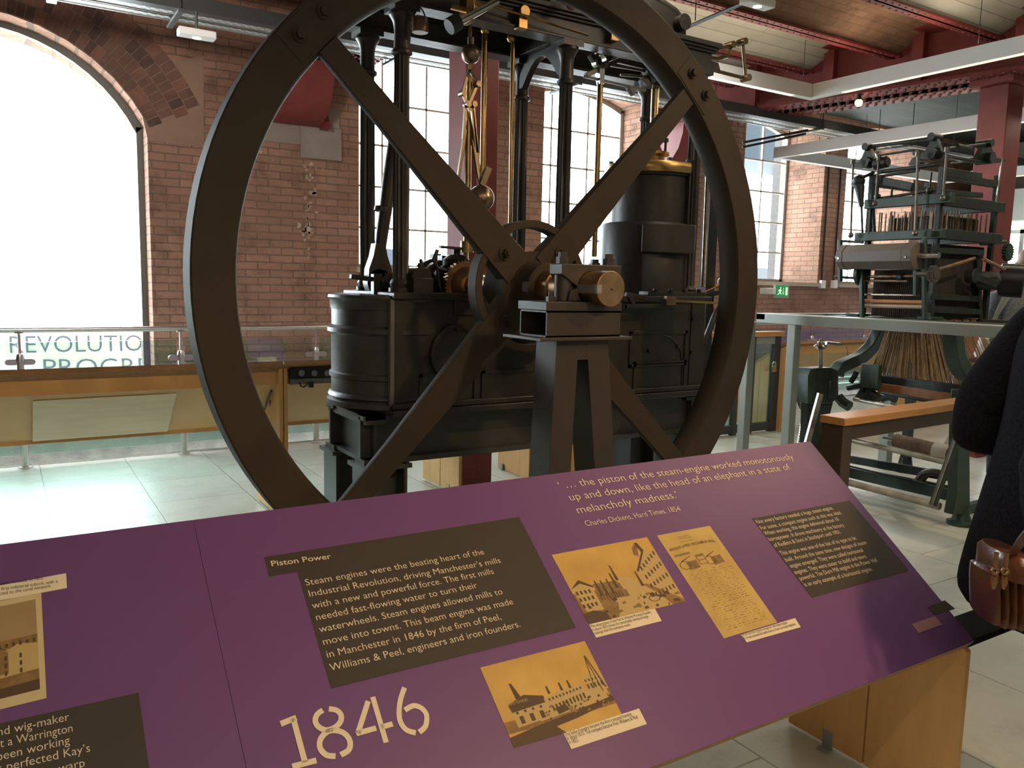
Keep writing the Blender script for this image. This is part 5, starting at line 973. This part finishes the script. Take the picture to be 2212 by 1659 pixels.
for p, X in (((1925, 430), HX), ((2008, 412), HX), ((1895, 425), HX)): m = M(); c = HP(*p, X); m.sph(c, .025, 12); m.cyl(c, HP(p[0]+4, p[1]-40, X), .007, n=8); m.build('hook_rod', LOOMDARK, LOOM)
m = M(); m.cyl(HP(1880, 432), HP(2035, 408), .010, n=10); m.cyl(HP(1885, 436), HP(1890, 520), .012, n=8); m.build('upper_rail', LOOMDARK, LOOM)
m = M(); m.bar(HS(2036, 416), HS(2118, 422), .04, .035); m.build('upper_rail', LOOMDARK, LOOM, .004)
m = M(); c = HP(1905, 352); m.lathe([(.03, -.05), (.04, -.04), (.04, .05), (.03, .06)], c, (0, 1, -.1), 16); m.build('shaft_coupling', BLACKIRON, LOOM)

# ------------------------------------------------------------------ grey gantry round the loom
GA = thing('steel_gantry', 'grey painted steel gantry frame carrying the head of the jacquard loom', 'gantry', (5.2, 3.2, 0))
GX = 4.55; z1 = at(1900, 690, X=GX).z; z0 = at(1900, 714, X=GX).z; yl = at(1633, 690, X=GX).y
M().box(GX, GX+.16, 1.2, yl, z0, z1).build('front_rail', GREY, GA, .004)
M().box(GX, 6.2, yl-.08, yl, z0+.02, z1-.001).build('end_rail', GREY, GA, .004)
for x in (5.22, 5.94): M().box(x, x+.10, 2.2, yl, HEADZ-.06, HEADZ).build('carrier_rail', DKGREY, GA, .004)
for px in (1709, 1612):
    c = at(px, 850, X=GX+.04); M().box(GX, GX+.065, c.y-.032, c.y+.032, 0, z0).build('post', GREY, GA, .004)
for y in (yl-.05, 1.3): M().box(6.10, 6.18, y-.04, y+.04, 0, z0+.05).build('post', GREY, GA, .004)
M().box(GX, GX+.08, 1.26, 1.34, 0, z0).build('post', GREY, GA, .004)
M().box(GX, 6.2, 1.25, 1.33, z0+.02, z1-.001).build('end_rail', GREY, GA, .004)
M().box(5.0, 5.94, LF-.02, LF+.05, z0-.0, z0+.05).build('cross_tie', DKGREY, GA, .004); M().box(5.0, 5.94, LN-.03, LN+.04, z0-.0, z0+.05).build('cross_tie', DKGREY, GA, .004)
M().box(GX+.1, 5.0, LF-.02, LF+.05, z0, z0+.05).build('cross_tie', DKGREY, GA, .004); M().box(GX+.1, 5.0, LN-.03, LN+.04, z0, z0+.05).build('cross_tie', DKGREY, GA, .004)
# ------------------------------------------------------------------ oak-topped barrier
BA = thing('oak_topped_barrier', 'low barrier with oak top rail and dark steel frame in front of the loom', 'barrier', (3.9, 1.88, 0))
p = at(1785, 890, Z=1.0); bx, by = 2.53, 1.79; t = radians(3.5); dx = Vector((cos(t), sin(t), 0)); dy = Vector((-sin(t), cos(t), 0))
def bb(u0, u1, v0, v1, z0, z1): return [Vector((bx, by, z))+dx*u+dy*v for z in (z0, z1) for u, v in ((u0, v0), (u1, v0), (u1, v1), (u0, v1))]
def bbx(name, mt, *a, par=BA):
    q = bb(*a); m = M(); m.add(q, [(3, 2, 1, 0), (4, 5, 6, 7), (0, 1, 5, 4), (1, 2, 6, 5), (2, 3, 7, 6), (3, 0, 4, 7)]); return m.build(name, mt, par, .002)
bbx('oak_rail', OAK, 0, 3.0, 0, .10, .972, 1.0)
BROWNST = mat('bronze_brown_steel', (.075, .052, .040), .45, .3)
bbx('under_rail', BROWNST, .01, 2.98, .015, .055, .915, .970)
bbx('post', BROWNST, .004, .064, .006, .094, 0, .970); bbx('post', BROWNST, 2.93, 2.99, .006, .094, 0, .970)

# ------------------------------------------------------------------ far right: glazed gate, ply desks, things beyond the wheel
FG = thing('glazed_gate', 'glazed gate with oak top rail and padlock between wheel rim and grey post', 'gate', at(1640, 900, Z=0))
gy_ = at(1665, 910, Z=.1).y
def GP(x, y): return at(x, y, Y=gy_)
zt_ = GP(1640, 716).z; xl_, xr_ = GP(1512, 800).x, GP(1679, 800).x
M().box(xl_, xr_+.02, gy_-.05, gy_+.05, zt_-.05, zt_).build('oak_rail', OAK, FG, .003)
xm = GP(1628, 800).x
for a, b in ((xl_, xl_+.05), (GP(1585, 800).x, GP(1585, 800).x+.05), (GP(1626, 800).x-.06, GP(1626, 800).x), (xr_-.09, xr_)): M().box(a, b, gy_-.03, gy_+.03, 0, zt_-.05).build('stile', DKGREY, FG, .003)
M().box(xl_, xr_, gy_-.025, gy_+.025, 0.02, .10).build('bottom_rail', DKGREY, FG, .003); M().box(xl_, xr_, gy_-.025, gy_+.025, zt_-.13, zt_-.05).build('top_rail', GREY, FG, .003)
for a, b in ((xl_+.05, GP(1585, 800).x), (GP(1628, 800).x, xr_-.09)): M().box(a, b, gy_-.006, gy_+.006, .10, zt_-.13).build('glass_panel', GLASS, FG)
pk = thing('padlock', 'small brass padlock hanging on the glazed gate', 'padlock', GP(1672, 792)); c = at(1672, 795, Y=gy_-.045)
m = M(); m.box(c.x-.028, c.x+.028, c.y-.012, c.y+.012, c.z-.04, c.z+.02); m.build('body', BRASS, pk, .004)
m = M(); m.tube([c+Vector((.022*cos(pi*k/10), .0, .02+.045*sin(pi*k/10)**.6)) for k in range(11)], .006, 6); m.build('shackle', STAIN, pk)
zz = at(1690, 738, Y=5.5).z
desk('pale ply display desk behind the grey gantry post, under the far windows', at(1667, 935, Z=0).x+.13, 9.6, 6.15, .55, 5.50, zz, PURPLE, 'ply desks beyond the loom')
desk('pale ply display desk farthest right, seen under the gantry rail', 9.64, 12.4, 6.15, .55, 5.50, zz, PURPLE, 'ply desks beyond the loom')
# ply block far behind the bearing stand
pb = thing('ply_plinth', 'pale ply plinth on the floor behind the trestle legs', 'plinth', at(1110, 1000, Z=.1))
a, b = at(1075, 1010, Z=0), at(1118, 1018, Z=0)
m = M(); m.box(a.x, a.x+.6, a.y-.45, a.y, 0, .50); m.build('side_board', PLY, pb, .003)
m = M(); m.box(a.x-.02, a.x+.62, a.y-.47, a.y+.02, .50, .53); m.build('top_board', PLYPALE, pb, .003)
m = M(); m.box(a.x-.02, a.x, a.y-.1, a.y-.06, 0, .05); m.build('floor_bracket', GREY, pb, .002)

# ------------------------------------------------------------------ wall and ceiling services
ES = thing('exit_sign', 'green lit exit sign with running figure, hung below the window sill', 'exit sign', (at(1689, 628, Y=7.2).x, 7.2, 1.4))
def EP(x, y, e=0): return at(x, y, Y=7.2-e)
a, b = EP(1674, 643), EP(1705, 615); m = M(); m.box(a.x, b.x, 7.2, 7.235, a.z, b.z); m.build('case', mat('grey_sign_case', (.42, .47, .44), .5), ES, .003)
m = M(); m.box(a.x+.012, b.x-.012, 7.196, 7.2, a.z+.014, b.z-.014); m.build('green_face', mat('lit_green', (.01, .25, .07), .5, emit=(.01, .30, .07), estr=.45), ES)
EW = mat('lit_white_figure', (.8, .9, .8), .5, emit=(.75, 1, .72), estr=.6); m = M(); w, h = b.x-a.x, b.z-a.z
def eq(*p): m.quad(*[(a.x+w*u, 7.1945, a.z+h*v) for u, v in p])
eq((.72, .2), (.88, .2), (.88, .8), (.72, .8)); m.build('door_symbol', EW, ES, smooth=False); m = M()
eq((.55, .35), (.585, .35), (.585, .75), (.55, .75)); eq((.50, .42), (.568, .22), (.635, .42), (.568, .34)); m.build('arrow', EW, ES, smooth=False); m = M()
c = [(.36+.05*cos(k*pi/6), .74+.065*sin(k*pi/6)) for k in range(12)]; eq(*c)
eq((.28, .64), (.38, .66), (.36, .42), (.27, .40)); eq((.27, .44), (.35, .44), (.44, .30), (.42, .20), (.36, .30)); eq((.27, .42), (.34, .42), (.24, .24), (.12, .22), (.12, .28), (.21, .30)); eq((.36, .64), (.46, .52), (.44, .47), (.34, .56)); eq((.28, .64), (.18, .52), (.20, .47), (.30, .56))
m.build('running_figure', EW, ES, smooth=False)
m = M(); c = EP(1671, 629); m.box(c.x-.03, a.x, 7.19, 7.42, c.z-.04, c.z+.04); m.build('wall_arm', WHITE, ES, .003)
for px, lab in ((1775, 'white socket box under the brick pier, nearer the exit sign'), (1801, 'white socket box beside the window, nearer the loom')):
    c = at(px, 614, Y=7.38); t = thing('socket_box', lab, 'socket', c, 'white socket boxes'); m = M(); m.box(c.x-.045, c.x+.045, 7.345, 7.40, c.z-.055, c.z+.055); m.build('box', WHITE, t, .004)
    m = M(); m.cyl((c.x, 7.385, c.z+.05), (c.x, 7.385, 3.25), .012, n=8); m.build('conduit', BLACKIRON, t)
# cable tray along the wall
CT = thing('cable_tray', 'black trunking with perforated silver cable tray hung along the window wall', 'cable tray', (5, 6.05, 3.2))
q = at(1440, 214, Y=6.0); zt0 = q.z
M().box(-3, 12.5, 6.0, 6.09, zt0, zt0+.095).build('trunking', mat('black_trunking', (.03, .03, .03), .45), CT, .003)
TRAY = mat('galvanised_tray', (.55, .57, .55), .45, .6); ntr = TRAY.node_tree; bs = ntr.nodes['Principled BSDF']
tc = node(ntr, 'ShaderNodeTexCoord'); br = node(ntr, 'ShaderNodeTexBrick', {'Color1': (.02, .02, .02, 1), 'Color2': (.02, .02, .02, 1), 'Mortar': (.60, .62, .60, 1), 'Scale': 1, 'Mortar Size': .012, 'Brick Width': .055, 'Row Height': .034, 'Mortar Smooth': 0}); ntr.links.new(tc.outputs['Object'], br.inputs['Vector']); ntr.links.new(br.outputs['Color'], bs.inputs['Base Color'])
for y0, y1 in ((6.12, 6.27), (6.30, 6.40)):
    m = M(); m.box(-3, 12.5, y0, y1, zt0+.03, zt0+.034); m.build('perforated_tray', TRAY, CT)
    for yy in (y0, y1): M().box(-3, 12.5, yy-.003, yy+.003, zt0+.022, zt0+.07).build('tray_side', STAIN, CT)
for k in range(9):
    x = -2.2+1.65*k; m = M(); m.box(x-.02, x+.02, 5.98, 6.44, zt0-.02, zt0-.002); m.build('hanger_bar', DKGREY, CT, .002)
    for yy in (5.985, 6.43): M().cyl((x, yy, zt0-.02), (x, yy, 3.7), .005, n=6).build('hanger_rod', BLACKIRON, CT)
m = M(); c = at(116, 20, Y=6.1); m.box(c.x-.03, c.x+.03, 5.97, 6.3, zt0-.03, zt0+.11); m.build('clip', WHITE, CT, .003)
def em_light(x, y, Y, lab):
    c = at(x, y, Y=Y); t = thing('emergency_light', lab, 'light', c, 'emergency lights')
    m = M(); m.box(c.x-.12, c.x+.12, Y-.05, Y+.05, c.z, c.z+.05); m.build('case', WHITE, t, .008)
    m = M(); m.cyl(c+Vector((0, -.0, .002)), c-Vector((0, 0, .004)), .028, n=20); m.build('lens', mat('lit_lens', (.9, .9, .9), .2, emit=(.9, .97, 1), estr=2), t)
    return t, c
t, c = em_light(425, 82, 6.0, 'white emergency light box under the cable tray beside the arched window'); M().cyl(c+Vector((0, 0, .05)), (c.x, c.y, zt0), .01, n=8).build('stem', DKGREY, t)
t, c = em_light(1636, 14, 3.9, 'white emergency light on the end of the dark conduit below the ceiling')
e = at(1463, 68, Y=4.9); m = M(); m.cyl(c+Vector((0, 0, .06)), e, .014, n=8); m.build('conduit', BLACKIRON, t); M().cyl(c+Vector((0, 0, .06)), (c.x, c.y, 3.75), .006, n=6).build('drop_rod', BLACKIRON, t); p = c.lerp(e, .75); M().cyl((p.x, p.y, p.z+.04), (p.x, p.y, 3.7), .004, n=6).build('drop_rod', BLACKIRON, t)
# hung light frames
LIT = mat('lit_strip', (.9, .9, .85), .4, emit=(1, .88, .68), estr=.9)
WB = mat('white_bar_paint', (.74, .74, .72), .45)
def light_frame(lab, x0, x1, y0, y1, z, hs, lit):
    t = thing('light_frame', lab, 'light', ((x0+x1)/2, (y0+y1)/2, z), 'hung rectangular light frames'); w, h = .075, .125
    for a in ((x0, x1, y1-w, y1), (x0, x1, y0, y0+w), (x0, x0+w, y0+w, y1-w), (x1-w, x1, y0+w, y1-w)):
        o = M().box(*a, z, z+h).build('bar', WB, t, .003); m = M()
        if a[1]-a[0] > a[3]-a[2]: m.box(a[0]+.3, a[1]-.3, a[2]+.012, a[3]-.012, z-.003, z+.004)
        else: m.box(a[0]+.012, a[1]-.012, a[2]+.3, a[3]-.3, z-.003, z+.004)
        m.build('light_strip', LIT, o)
    for x, y in hs: M().cyl((x, y, z+h), (x, y, 3.7), .003, n=6).build('suspension_wire', BLACKIRON, t)
    return t
c = at(1740, 215, Z=3.2); d_ = at(926, 66, Z=3.2)
light_frame('white rectangular light frame hung over the engine, its corner by the riveted girder', d_.x, c.x+.07, 1.4, c.y, 3.2, ((c.x-.1, c.y-.04), (c.x, 3.6), (c.x, 2.0), (4.4, c.y-.04), (d_.x+.1, c.y-.04)), 1)
c = at(1670, 342, Z=3.0)
light_frame('white rectangular light frame hung above the jacquard loom, beyond the girder', c.x, 11.4, 2.2, c.y, 3.0, ((c.x+.04, c.y-.3), (c.x+.04, 4.6), (c.x+.04, 3.2), (9.5, c.y-.04), (8.6, c.y-.04)), 1)
light_frame('added white light frame over the aisle behind the viewer, for fill light', -2.5, 2.2, -3.5, -.3, 3.2, ((-2.4, -.34), (2.1, -.34), (-2.4, -3.4), (2.1, -3.4)), 1)  # unseen frame, put in as a source of fill light
# bare warm lamp under the girder
SL = thing('pendant_lamp', 'small glowing warm lamp hung under the riveted girder', 'lamp', at(1855, 222, Z=3.22)); c = at(1855, 222, Z=3.22)
m = M(); m.sph(c, .035, 16); m.build('bulb', mat('glowing_bulb', (1, .8, .4), .3, emit=(1, .50, .10), estr=14), SL)
m = M(); m.cyl(c+Vector((0, 0, .025)), c+Vector((0, 0, .08)), .025, .018, 14); m.build('holder', BLACKIRON, SL)
# two dark rods from the tray to the window
for k, (p, q, lab) in enumerate((((1604, 308), (1745, 281), 'upper dark rod across the top of the window beside the wheel rim'), ((1604, 318), (1740, 289), 'lower dark rod across the top of the window beside the wheel rim'))):
    o = M().cyl(at(*p, Y=6.3), at(*q, Y=6.05), .012, n=8).build('tie_rod', BLACKIRON); tag(o, lab, 'rod', 'dark tie rods')
# spots have no lamp bodies; the left wall one is added fill
for o in [o for o in S.objects if o.type == 'LIGHT' and o.data.type == 'SPOT']: o.name = 'spot_and_fill_light'

# ------------------------------------------------------------------ visitors
def atD(x, y, D):
    d = fw+rt*((x-1106)/F_PX)-up*((y-829.5)/F_PX); h = Vector((fw.x, fw.y, 0)).normalized(); return EYE+d*(D/d.dot(h))
FH = Vector((fw.x, fw.y, 0)).normalized(); RH = Vector((rt.x, rt.y, 0)).normalized()
def skin(name, pts, edges, radii, mt, par, sub=2):
    o0 = Vector((0, 0, 0)); p = par
    while p: o0 += p.location; p = p.parent
    me = bpy.data.meshes.new(name); me.from_pydata([tuple(Vector(q)-o0) for q in pts], edges, []); me.materials.append(mt)
    ob = bpy.data.objects.new(name, me); COL.objects.link(ob); ob.parent = par
    md = ob.modifiers.new('skin', 'SKIN'); md.use_smooth_shade = True
    sv = me.skin_vertices[0].data if me.skin_vertices else None
    if sv is None: me.attributes  # skin data is created with the modifier
    for i, r in enumerate(radii):
        me.skin_vertices[0].data[i].radius = (r, r) if not isinstance(r, tuple) else r; me.skin_vertices[0].data[i].use_root = (i == 0)
    if sub: s = ob.modifiers.new('sub', 'SUBSURF'); s.levels = sub; s.render_levels = sub
    return ob
SKINM = mat('skin', (.55, .34, .25), .5); HAIRD = mat('dark_hair', (.03, .02, .015), .5); COAT = mat('black_wool', (.012, .012, .016), .95, 0, (.020, .020, .026), 120, .4, 220, spec=.15); TROUS = mat('dark_trousers', (.012, .013, .018), .9); SHOE = mat('black_shoe', (.012, .011, .01), .4)
def person(label, base, fwd, H, coatfn, hair, trs, group=None):
    t = thing('person', label, 'person', base); f = Vector(fwd).normalized(); s = Vector((f.y, -f.x, 0)); k = H/1.7
    def P(a, b, c): return Vector(base)+f*(a*k)+s*(b*k)+Vector((0, 0, c*k))
    return t, P, k
def body(t, P, k, arms, fx=0):
    pts = [P(0, 0, .93), P(0, 0, 1.12), P(0, 0, 1.30), P(0, 0, 1.42), P(.01, 0, 1.49), P(.02, 0, 1.55), P(.025, 0, 1.61), P(.01, 0, 1.67)]
    rad = [.13, .115, .13, .085, .052, .072, .085, .06]; ed = [(i, i+1) for i in range(7)]
    for sd in (1, -1):
        i = len(pts); pts += [P(0, sd*.10, .88), P(.02+fx*.5, sd*.10, .50), P(-.01+fx, sd*.10, .10), P(.02+fx, sd*.10, .05), P(.14+fx, sd*.11, .035)]; rad += [.085, .058, .042, .04, .03]; ed += [(0, i), (i, i+1), (i+1, i+2), (i+2, i+3), (i+3, i+4)]
        i = len(pts); el, wr, hd = arms[sd]; pts += [P(0, sd*.17, 1.38), P(*el), P(*wr), P(*hd)]; rad += [.05, .03, .026, .032]; ed += [(3, i), (i, i+1), (i+1, i+2), (i+2, i+3)]
        h, wv = Vector(P(*hd)), (Vector(P(*hd))-Vector(P(*wr))).normalized(); sx = wv.cross(Vector((0, 0, 1))).normalized()
        for q in range(4):
            j = len(pts); c0 = h+sx*((q-1.5)*.020)+wv*.03; L_ = (.07, .08, .075, .06)[q]; pts += [c0, c0+wv*L_*.5-Vector((0, 0, .01)), c0+wv*L_-Vector((0, 0, .035))]; rad += [.010, .009, .008]; ed += [(i+3, j), (j, j+1), (j+1, j+2)]
        j = len(pts); c0 = h+sx*(-sd*.035); pts += [c0, c0+sx*(-sd*.02)+wv*.04]; rad += [.011, .009]; ed += [(i+3, j), (j, j+1)]
    o = skin('body', pts, ed, [r*k for r in rad], SKINM, t); return o
def face(t, P, k):
    m = M(); c = P(.09, 0, 1.575); m.tube([P(.085, 0, 1.605), P(.108, 0, 1.575), P(.10, 0, 1.565)], [.008*k, .013*k, .009*k], 8); m.build('nose', SKINM, t)
    for sd in (1, -1):
        m = M(); m.sph(P(.085, sd*.032, 1.605), .012*k, 12); m.build('eye', mat('eye_white', (.7, .7, .68), .3), t); m = M(); m.sph(P(.0, sd*.085, 1.59), .026*k, 12, 1.3); m.build('ear', SKINM, t)
    m = M(); m.tube([P(.093, -.022, 1.54), P(.10, 0, 1.538), P(.093, .022, 1.54)], [.004*k, .007*k, .004*k], 6); m.build('mouth', mat('lips', (.35, .13, .11), .5), t)
def hairdo(t, P, k, mt, long=False):
    m = M(); c = P(-.012, 0, 1.63); m.lathe([(.0, .105), (.055, .09), (.088, .05), (.098, .0), (.095, -.05), (.07, -.08)], c, (-.35, 0, .9) if False else (0, 0, 1), 24)
    if long: m.tube([P(-.06, 0, 1.64), P(-.085, 0, 1.5), P(-.10, 0, 1.38), P(-.10, 0, 1.30)], [.08*k, .085*k, .07*k, .03*k], 14)
    m.build('hair', mt, t)
def loft_garment(name, t, rings, mt, bv=0):
    m = M(); m.loft(rings); o = m.build(name, mt, t); s = o.modifiers.new('sub', 'SUBSURF'); s.levels = 1; s.render_levels = 2; return o
def oval(c, f, s, rf, rs, n=18, wob=0, ph=0): return [c+f*(rf*cos(a)*(1+wob*sin(5*a+ph)))+s*(rs*sin(a)*(1+wob*sin(5*a+ph))) for a in [2*pi*i/n for i in range(n)]]
# visitor in the black coat, right edge: faces right, holds a leaflet in front
b0 = FH*2.0+RH*(2.0*(2362-1106)/F_PX); b0.z = 0
PT, P, k = person('person at the right edge in long black coat with brown leather shoulder bag', b0, RH, 1.72, None, None, None)
s_ = Vector((RH.y, -RH.x, 0))
arms = {1: ((-.25, .24, .965), (.08, .20, 1.0), (.15, .19, 1.03)), -1: ((-.14, -.24, 1.08), (.08, -.20, 1.05), (.15, -.19, 1.06))}
body(PT, P, k, arms, .18); face(PT, P, k); hairdo(PT, P, k, HAIRD)
rings = []
for i, (z, rf, rs) in enumerate(((.60, .235, .25), (.70, .225, .245), (.82, .21, .235), (.97, .185, .215), (1.08, .165, .20), (1.22, .15, .20), (1.33, .135, .205), (1.41, .09, .15), (1.47, .065, .075))):
    rings.append(oval(P(-.01 if z > .7 else -.02, 0, z), RH, s_, rf, rs, 20, .035 if z < 1 else .012, i))
loft_garment('coat', PT, rings, COAT)
for sd in (1, -1):
    e, w_, h_ = arms[sd]; A, B, C_ = P(-.0, sd*.165, 1.37), P(*e), P(*w_)
    q = [P(.0, sd*.10, 1.385), A, A.lerp(B, .5)+Vector((0, 0, .0)), B+(B-A).normalized()*-.03, B, B.lerp(C_, .3), C_]
    m = M(); m.tube([q[0], q[1], q[2], q[3], B+(B-C_).normalized()*.012, q[5], q[6]], [.07, .088, .088, .092, .095, .085, .062], 16); o = m.build('sleeve', COAT, PT); s = o.modifiers.new('sub', 'SUBSURF'); s.levels = 1; s.render_levels = 2
m = M(); m.prism([(-.07, 0), (.07, 0), (.06, -.09), (-.06, -.09)], 'XZ', 0, .02); pv = [P(-.15, .17, .86)+RH*u[0]+Vector((0, 0, u[2]))+s_*u[1] for u in [tuple(q) for q in m.v]]; m.v = [tuple(p) for p in pv]; m.build('pocket_flap', COAT, PT, .006)
for sd in (1, -1):
    m = M(); m.tube([P(0, sd*.10, .95), P(.11, sd*.10, .5), P(.17, sd*.10, .10)], [.095, .07, .055], 14); m.build('trouser_leg', TROUS, PT)
    m = M(); m.loft([oval(P(.225, sd*.105, z), RH, s_, a, b, 16) for z, a, b in ((0, .135, .05), (.02, .14, .052), (.05, .12, .05), (.09, .07, .045))]); m.build('shoe', SHOE, PT)
m = M(); c = P(.19, 0, 1.08); m.add([c+RH*u+s_*v+Vector((0, 0, w)) for u, v, w in ((-.05, -.16, -.03), (.09, -.16, .06), (.09, .16, .06), (-.05, .16, -.03), (-.05, -.16, -.027), (.09, -.16, .063), (.09, .16, .063), (-.05, .16, -.027))], [(3, 2, 1, 0), (4, 5, 6, 7), (0, 1, 5, 4), (1, 2, 6, 5), (2, 3, 7, 6), (3, 0, 4, 7)]); lf = m.build('leaflet', mat('leaflet_paper', (.6, .58, .52), .6)); tag(lf, 'folded leaflet in the hands of the person in the black coat', 'leaflet')
# brown leather bag at the hip
LEA = mat('brown_leather', (.12, .040, .016), .32, 0, (.085, .026, .010), 12, .12, 90, coat=.3)
HB = thing('shoulder_bag', 'brown ribbed leather shoulder bag hanging beside the black coat', 'bag', atD(2142, 1270, 1.80))
def bp(x, y, D=1.80): return atD(x+14, y, D)
cx_, zt_b, zb_b = 2142, 1205, 1342
for k2, (x0, x1, y0, y1) in enumerate(((2101, 2124, 1222, 1334), (2121, 2141, 1214, 1341), (2138, 2158, 1212, 1344), (2155, 2175, 1216, 1346))):
    q0, q1, r0_, r1_ = bp(x0, y0), bp(x1, y0), bp(x0+2, y1), bp(x1, y1); m = M(); hw = (q1-q0).length/2
    rr = []
    for tt, sc in ((0, .5), (.04, .9), (.2, 1.05), (.6, 1.1), (.93, 1.0), (1, .6)):
        c = (q0.lerp(r0_, tt)+q1.lerp(r1_, tt))/2; rr.append([c+RH*(hw*sc*cos(a))+FH*(.058*sc**.4*sin(a)) for a in [2*pi*i/16 for i in range(16)]])
    m.loft(rr); m.build('compartment', LEA, HB)
m = M(); a, b = bp(2132, 1216), bp(2172, 1214); m.loft([oval((a+b)/2+Vector((0, 0, z)), RH, FH, .035*s, .09*s, 16) for z, s in ((-.02, 1), (.02, 1), (.035, .8))]); m.build('top_gusset', LEA, HB)
for px in (2138, 2160):
    c = bp(px, 1205, 1.705); m = M(); m.cyl(c+Vector((0, 0, .012)), c-Vector((0, 0, .02)), .005, n=8); m.ring(c-Vector((0, 0, .03)), FH, .005, .009, -.002, .002, 12); m.tube([c-Vector((0, 0, .04)), c-Vector((0, 0, .055)), c-Vector((0, 0, .07))], [.006, .008, .004], 8); m.build('zip_pull', mat('antique_brass', (.35, .2, .09), .3, 1), HB)
m = M(); P3 = [bp(2166, 1212, 1.76), bp(2178, 1190, 1.73), bp(2195, 1165, 1.71), bp(2225, 1130, 1.69), bp(2290, 980, 1.70), bp(2390, 760, 1.80)]
rr = []
for i, p_ in enumerate(P3):
    d = (P3[min(i+1, 5)]-P3[max(i-1, 0)]).normalized(); n_ = d.cross(FH).normalized(); rr.append([p_+n_*a_+FH*b_ for a_, b_ in ((-.011, -.002), (.011, -.002), (.011, .002), (-.011, .002))])
m.loft(rr); m.build('strap', LEA, HB)
# visitor in grey seen from behind beyond the loom
b1 = FH*6.0+RH*(6.0*(2212-1106)/F_PX); b1.z = 0
away = (FH+RH*.45).normalized()
P2, P, k = person('person in grey marl top with white bag strap, seen from behind beyond the loom', b1, away, 1.78, None, None, None)
s2 = Vector((away.y, -away.x, 0)); GREYTOP = mat('grey_marl_knit', (.14, .16, .17), .95, 0, (.22, .24, .25), 60); WSTR = mat('white_webbing', (.75, .73, .70), .7)
body(P2, P, k, {1: ((-.02, .24, 1.10), (.10, .22, .95), (.16, .21, .92)), -1: ((-.02, -.24, 1.10), (.10, -.22, .95), (.16, -.21, .92))}); face(P2, P, k); hairdo(P2, P, k, mat('brown_hair', (.20, .10, .045), .5))
loft_garment('top', P2, [oval(P(0, 0, z), away, s2, a*k, b*k, 18, .015, i) for i, (z, a, b) in enumerate(((.82, .13, .19), (1.0, .12, .175), (1.2, .13, .19), (1.32, .125, .20), (1.40, .10, .17), (1.46, .065, .085)))], GREYTOP)
for sd in (1, -1):
    m = M(); m.tube([P(0, sd*.10, 1.39), P(0, sd*.18, 1.37), P(-.02, sd*.235, 1.12), P(.06, sd*.22, .99)], [.065*k, .072*k, .058*k, .05*k], 14); m.build('sleeve', GREYTOP, P2)
    m = M(); m.tube([P(0, sd*.10, .92), P(.02, sd*.10, .5), P(-.01, sd*.10, .10)], [.10*k, .08*k, .06*k], 14); m.build('trouser_leg', mat('blue_black_trousers', (.02, .025, .04), .9), P2)
    m = M(); m.loft([oval(P(.045, sd*.105, z), away, s2, a, b, 16) for z, a, b in ((0, .14, .05), (.02, .145, .052), (.05, .12, .05), (.09, .07, .045))]); m.build('shoe', SHOE, P2)
ST = thing('white_bag', 'white bag on the left shoulder of the person in grey', 'bag', P(-.1, -.24, .95))
m = M(); m.loft([oval(P(-.10, -.26, z), away, s2, a, b, 16) for z, a, b in ((.72, .10, .03), (.75, .15, .055), (.95, .15, .06), (1.08, .12, .03))]); m.build('bag_body', WSTR, ST)
for off in (0, .035):
    m = M(); q = [P(-.10, -.24, 1.07), P(-.13, -.20, 1.25), P(-.10, -.155+off, 1.40), P(-.02, -.14+off, 1.455), P(.06, -.16, 1.40)]; rr = []
    for i, p_ in enumerate(q):
        d = (q[min(i+1, 4)]-q[max(i-1, 0)]).normalized(); n_ = d.cross(s2).normalized() if abs(d.dot(s2)) < .9 else away; rr.append([p_+s2*a_+n_*b_ for a_, b_ in ((-.014, -.003), (.014, -.003), (.014, .003), (-.014, .003))])
    m.loft(rr); m.build('strap', WSTR, ST)
